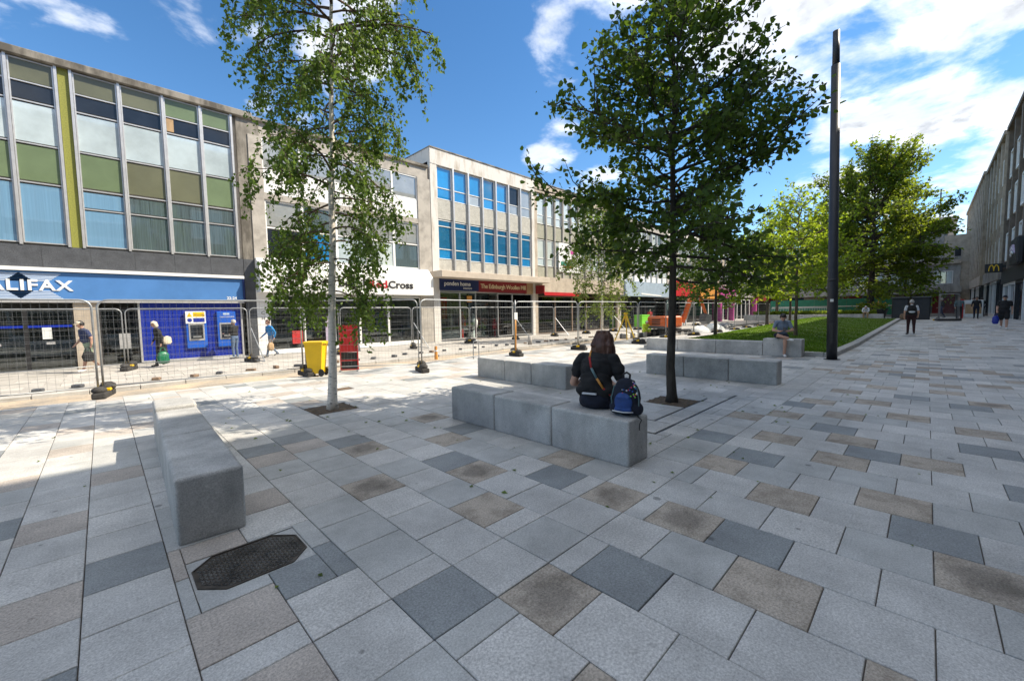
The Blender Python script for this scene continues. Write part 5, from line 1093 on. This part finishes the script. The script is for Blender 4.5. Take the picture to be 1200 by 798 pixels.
# clothes as her own parts: shirt body with hem, jeans waist, pale waistband gap
hr = Fig(); hd0 = Vector((.165, -.05, SEAT+.755))
hr.ell(hd0+Vector((-.005, 0, .005)), (.122, .112, .128), 0); hr.ell(hd0+Vector((-.05, .01, -.06)), (.088, .118, .13), 0); hr.ell(hd0+Vector((-.075, .025, -.16)), (.055, .105, .10), 0); hr.ell(hd0+Vector((-.02, .095, -.13)), (.055, .042, .13), 0); hr.ell(hd0+Vector((-.01, -.095, -.12)), (.055, .04, .11), 0)
for k in range(30):
    yk = -.11+.235*k/29; jj = math.sin(k*12.9898)*.5+math.sin(k*4.1)*.5
    hr.cap(hd0+Vector((-.085-.02*abs(math.sin(k*1.3)), yk*.92, -.02+.03*jj)), .016, hd0+Vector((-.105+.025*math.sin(k*2.1), yk*1.02+.02*jj, -.25+.05*math.sin(k*3.3))), .006, 0)
    hr.cap(hd0+Vector((-.03+.05*jj, yk*.55, .118)), .013, hd0+Vector((-.112+.015*jj, yk*.95, -.04)), .013, 0)
me = remeshed('hair', hr.mb, .007, [M['hair_brown']], hr.pr, 2)
ho = link(bpy.data.objects.new('hair', me), woman)
part = MB().rbox(-.155, -.118, -.085, .085, SEAT+.165, SEAT+.185, .008, 2).build('waistband', M['cloth_white'], woman); part.location = (-.016, .02, .01)
st = Fig()                                                              # loose t-shirt hem and sleeves over the body
st.ell(Vector((.0, 0, SEAT+.29)), (.150, .195, .17), 0); st.ell(Vector((.035, 0, SEAT+.46)), (.142, .190, .16), 0); st.cap((.07, .185, SEAT+.555), .074, (.065, .255, SEAT+.42), .072, 0); st.cap((.07, -.185, SEAT+.555), .074, (.065, -.255, SEAT+.42), .072, 0)
st.cap((-.03, .12, SEAT+.21), .10, (-.03, -.12, SEAT+.21), .10, 0); st.ell(Vector((.075, 0, SEAT+.57)), (.10, .17, .07), 0)
me = remeshed('shirt', st.mb, .010, [M['cloth_black']], st.pr, 5)
for v in me.vertices: v.co += Vector((v.normal.x, v.normal.y, v.normal.z))*(.0065*math.sin(v.co.z*34+v.co.y*20)+.005*math.sin(v.co.y*43-v.co.z*29)+.004*math.sin(v.co.z*71+v.co.x*40))
link(bpy.data.objects.new('shirt', me), woman)
strap = MB(); pts = [Vector((.06, .075, SEAT+.650)), Vector((-.045, .055, SEAT+.585)), Vector((-.112, .01, SEAT+.47)), Vector((-.135, -.06, SEAT+.36)), Vector((-.120, -.13, SEAT+.25)), Vector((-.06, -.19, SEAT+.17)), Vector((.05, -.215, SEAT+.12))]
for i in range(len(pts)-1):
    a, b = pts[i], pts[i+1]
    strap.tube([a, a.lerp(b, .5), b], [.013, .014, .013], 6, mi=i % 3)
strap.build('bag_strap', [M['orange_sign'], M['cloth_red'], M['cloth_teal']], woman, smooth=True)
# ---- backpack beside her
bp = thing('backpack', 'blue and navy patterned backpack standing on the bench beside the woman', 'backpack', (3.905, 2.225, SEAT+.004), R(14))
sh = Fig(); sh.ell(Vector((0, 0, .19)), (.085, .155, .20), 0); sh.ell(Vector((0, 0, .10)), (.09, .15, .105), 0); sh.ell(Vector((-.005, 0, .30)), (.07, .115, .10), 0); sh.cap((0, -.11, .075), .072, (0, .11, .075), .072, 0)
me = remeshed('shell', sh.mb, .009, [M['denim']], sh.pr, 4); link(bpy.data.objects.new('shell', me), bp)
pk = Fig(); pk.ell(Vector((-.066, .012, .145)), (.038, .098, .115), 0); pk.cap((-.08, -.06, .07), .022, (-.08, .085, .07), .022, 0); pk.cap((-.088, -.045, .2), .016, (-.088, .07, .2), .016, 0); me = remeshed('front_pocket', pk.mb, .008, [M['pocket']], pk.pr, 3); po = link(bpy.data.objects.new('front_pocket', me), bp)
rr = random.Random(8); cols_ = ['cloth_red', 'pale_blue', 'yellow', 'lime', 'cloth_white', 'atm_blue', 'magenta']
for k in range(34):
    a = rr.uniform(-1.0, .95); zz_ = rr.uniform(.20, .36); y = -.03+a*.095*(1-(zz_-.2)*2.0); x = -(.088-.55*(zz_-.19)**2*3-abs(y)*.16)
    MB().ball((x, y-.015, zz_), (.006, .009, .008), 6).build('print_patch', M[cols_[k % 7]], bp)
for s_ in (-1, 1): MB().tube([(.04, s_*.06, .36), (.11, s_*.08, .26), (.11, s_*.09, .12), (.07, s_*.1, .05)], [.018, .022, .018, .01], 6).build('shoulder_strap', M['black'], bp, smooth=True)
MB().tube([(.02, -.03, .375), (.02, -.035, .43), (.02, 0, .452), (.02, .035, .43), (.02, .03, .375)], .012, 8).build('carry_handle', M['black'], bp, smooth=True)
MB().tube([(-.10, -.1, .055), (-.118, 0, .05), (-.10, .12, .055)], .008, 6).build('reflective_piping', M['cloth_white'], bp, smooth=True)
MB().tube([(-.05, -.13, .02), (-.10, -.16, .006), (-.16, -.20, .004), (-.20, -.19, -.03), (-.212, -.19, -.09)], .006, 6).build('loose_strap', M['black'], bp, smooth=True)
MB().tube([(-.03, .138, .02), (-.05, .145, .18), (-.03, .12, .30), (-.0, .0, .395), (-.03, -.12, .30), (-.05, -.145, .18), (-.03, -.138, .02)], .007, 6).build('zip_piping', M['cloth_teal'], bp, smooth=True)

# ---- man on the lawn-edge bench, one leg crossed over the other, reading his phone
S5 = .59
person('man in grey checked shirt and shorts sitting cross-legged on the lawn-edge bench', (16.05, 3.38, 0), R(196), ['skin', 'cloth_check', 'denim', 'shoe_white'],
    {'pelv': (0, 0, S5+.10), 'chest': (.05, 0, S5+.40), 'neck': (.15, 0, S5+.60), 'head': (.24, 0, S5+.69), 'L_hip': (.02, .1, S5+.07), 'R_hip': (.02, -.1, S5+.07), 'L_knee': (.44, .06, S5+.03), 'R_knee': (.42, -.20, S5+.12), 'L_ankle': (.40, .04, .09), 'R_ankle': (.50, .12, S5+.03), 'toeR': (.05, .13, -.06),
     'L_sh': (.09, .18, S5+.53), 'R_sh': (.09, -.18, S5+.53), 'L_el': (.16, .27, S5+.27), 'R_el': (.16, -.27, S5+.27), 'L_wr': (.38, .10, S5+.24), 'R_wr': (.38, -.10, S5+.24), 'L_hand': (.45, .04, S5+.26), 'R_hand': (.45, -.04, S5+.26)}, legs='short', head_tilt=(.7, 0), hair='hair_dark', voxel=.011)
ph = MB().rbox(-.006, .006, -.04, .04, -.075, .075, .005, 1).build('phone', M['black']); ph.location = (15.57, 3.22, S5+.30); ph.rotation_euler = (0, -.7, R(196)); tag(ph, 'dark phone held by the man on the lawn-edge bench', 'phone')
# ---- passers-by along the shops (footway level)
FZ0 = -.055
person('stooping man in navy t-shirt and sage shorts walking past the bank', (-.33, 19.2, FZ0), R(200), ['skin', 'cloth_navy', 'cloth_green', 'shoe_white'], walk(.22, .14, .14), sc=.93, legs='short', bulk=1.25, cap_='cream', head_tilt=(.35, 0))
bag('carrier_bag', 'black carrier bag at the side of the man in navy', (-.36, 18.86, .28), M['cloth_black'], rz=R(20))
person('woman in dark coat and cream headscarf carrying a green bag', (1.42, 19.0, FZ0), R(190), ['skin', 'cloth_black', 'cloth_black', 'shoe'], walk(.18, .08, .10), sc=.90, sleeve='long', bulk=1.08, coat=True, hood='cream', hairstyle='long', head_tilt=(.35, 0))
bag('green_carrier_bag', 'full green carrier bag held by the woman in the headscarf', (1.45, 18.72, .04), M['greenbag'], .34, .22, .44, rz=R(10))
bag('cream_shoulder_bag', 'cream shoulder bag slung behind the woman in the headscarf', (1.60, 18.86, .70), M['cream'], .26, .12, .30, rz=R(15), handles=False)
person('grey-haired man in dark jacket and jeans at the cash machine', (3.78, 19.75, FZ0), R(130), ['skin', 'cloth_black', 'denim_mid', 'shoe'], {'L_el': (.1, .24, 1.12), 'L_wr': (.32, .16, 1.12), 'L_hand': (.42, .14, 1.13), 'R_el': (.1, -.24, 1.12), 'R_wr': (.32, -.16, 1.10), 'R_hand': (.42, -.14, 1.12)}, sc=.90, sleeve='long', hair='hair_grey', bulk=1.1)
person('woman in bright blue jacket and cropped trousers walking with a paper bag', (4.98, 19.3, FZ0), R(195), ['skin', 'cloth_blue', 'cloth_check', 'shoe'], walk(.28, .2, .08), sc=.88, sleeve='long', hair='hair_brown', hairstyle='short')
bag('paper_bag', 'tan paper bag carried by the woman in blue', (4.88, 19.02, .22), M['wood'], .26, .14, .34, rz=R(20))
person('site worker in red top and dark trousers standing by the green box', (38.4, 19.3, FZ0), R(230), ['skin', 'cloth_red', 'cloth_black', 'shoe'], None, sc=1.02, sleeve='short')
person('person in grey-blue top walking past the far shopfronts', (40.5, 17.9, FZ0), R(200), ['skin', 'cloth_check', 'denim', 'shoe'], walk(.2), sc=1.0, hair='hair_grey', voxel=.016)
person('person in denim walking near the sky-blue shop sign', (43.5, 18.0, FZ0), R(20), ['skin', 'cloth_check', 'denim_mid', 'shoe'], walk(.22), sc=1.0, voxel=.016)
person('crouching worker in lime hi-vis jacket beside the digger', (25.6, 13.2, -.13), R(230), ['skin', 'hivis', 'hivis', 'shoe'], {'pelv': (-.05, 0, .38), 'chest': (.10, 0, .66), 'neck': (.22, 0, .83), 'head': (.30, 0, .93), 'L_hip': (-.03, .1, .36), 'R_hip': (-.03, -.1, .36), 'L_knee': (.30, .16, .48), 'R_knee': (.28, -.16, .42), 'L_ankle': (.12, .14, .09), 'R_ankle': (.08, -.14, .09), 'L_sh': (.16, .18, .78), 'R_sh': (.16, -.18, .78), 'L_el': (.32, .24, .55), 'R_el': (.32, -.24, .55), 'L_wr': (.5, .12, .36), 'R_wr': (.5, -.12, .36), 'L_hand': (.56, .1, .28), 'R_hand': (.56, -.1, .28)}, sleeve='long', bulk=1.15, cap_='white', voxel=.014)
# ---- people on the plaza walk
person('man in black waistcoat with pale sleeves walking away past the lawn kerb', (28.9, .55, zg(28.9, .5)), R(8), ['skin', 'cloth_white', 'burgundy', 'shoe'], walk(.10, .06), sc=1.0, bulk=1.15, sleeve='short', hair='hair_grey', hairstyle='short')
vst = MB(); 
wc = Fig(); wc.ell(Vector((0, 0, 1.28)), (.152, .205, .22), 0); wc.ell(Vector((0, 0, 1.08)), (.155, .195, .2), 0); wc.cap((0, .13, 1.42), .07, (0, -.13, 1.42), .07, 0); me = remeshed('waistcoat', wc.mb, .013, [M['cloth_black']], wc.pr, 4); link(bpy.data.objects.new('waistcoat', me), [o for o in col.objects if o.get('label', '').startswith('man in black waistcoat')][0])
bag('shoulder_bag', 'olive shoulder bag at the hip of the man in the waistcoat', (28.92, .86, zg(28.9, .5)+.78), M['stone_brown'], .26, .12, .28, rz=R(100), handles=False)
person('big man in black t-shirt and black shorts walking with a blue bag', (34.6, -2.95, zg(34.6, -2)), R(172), ['skin', 'cloth_black', 'cloth_black', 'shoe_white'], walk(.16, .12), sc=1.03, legs='short', bulk=1.2, cap_='denim')
bag('blue_carrier_bag', 'deep blue carrier bag in the hand of the big man in black', (34.50, -2.64, zg(34.6, -2)+.26), M['bank_deep'], .26, .16, .46, rz=R(90))
person('person in teal jacket and dark trousers walking beside the stacked fencing', (46.5, -1.72, .46), R(185), ['skin', 'cloth_teal', 'cloth_black', 'shoe'], walk(.12), sleeve='long', hair='hair_brown', voxel=.015)
person('person in pale blue top walking near the burger sign', (57.5, -3.0, .46), R(185), ['skin', 'skyblue_sign', 'wood', 'shoe'], walk(.15), voxel=.016, hair='hair_dark')
person('person in dark clothes walking near the burger sign', (56.0, -3.45, .46), R(10), ['skin', 'cloth_black', 'cloth_black', 'shoe'], walk(.18), sleeve='long', voxel=.016)
person('person in grey hoodie sitting hunched on the planter wall', (47.3, 3.75, .46), R(180), ['skin', 'cloth_white', 'wood', 'shoe'], {'pelv': (.05, 0, .60), 'chest': (.18, 0, .88), 'neck': (.34, 0, 1.02), 'head': (.43, 0, 1.06), 'L_hip': (.08, .1, .57), 'R_hip': (.08, -.1, .57), 'L_knee': (.48, .14, .55), 'R_knee': (.48, -.14, .55), 'L_ankle': (.42, .12, .09), 'R_ankle': (.42, -.12, .09), 'L_sh': (.24, .18, .98), 'R_sh': (.24, -.18, .98), 'L_el': (.42, .22, .72), 'R_el': (.42, -.22, .72), 'L_wr': (.6, .08, .66), 'R_wr': (.6, -.08, .66), 'L_hand': (.68, .04, .66), 'R_hand': (.68, -.04, .66)}, sleeve='long', hood='cloth_white', hairstyle='long', voxel=.016)

person('person in black jacket walking past the white advert box', (49.3, -2.75, .46), R(175), ['skin', 'cloth_black', 'denim', 'shoe'], walk(.16), sleeve='long', voxel=.016, hair='hair_dark')
person('person in burgundy top walking beyond the burger sign', (60.5, -2.6, .46), R(182), ['skin', 'burgundy', 'cloth_black', 'shoe'], walk(.14), sleeve='long', voxel=.018, hair='hair_brown')
person('person in dark coat crossing near the black kiosk boxes', (52.0, -.9, .46), R(100), ['skin', 'cloth_black', 'cloth_navy', 'shoe'], walk(.2), sleeve='long', voxel=.018, hair='hair_grey')
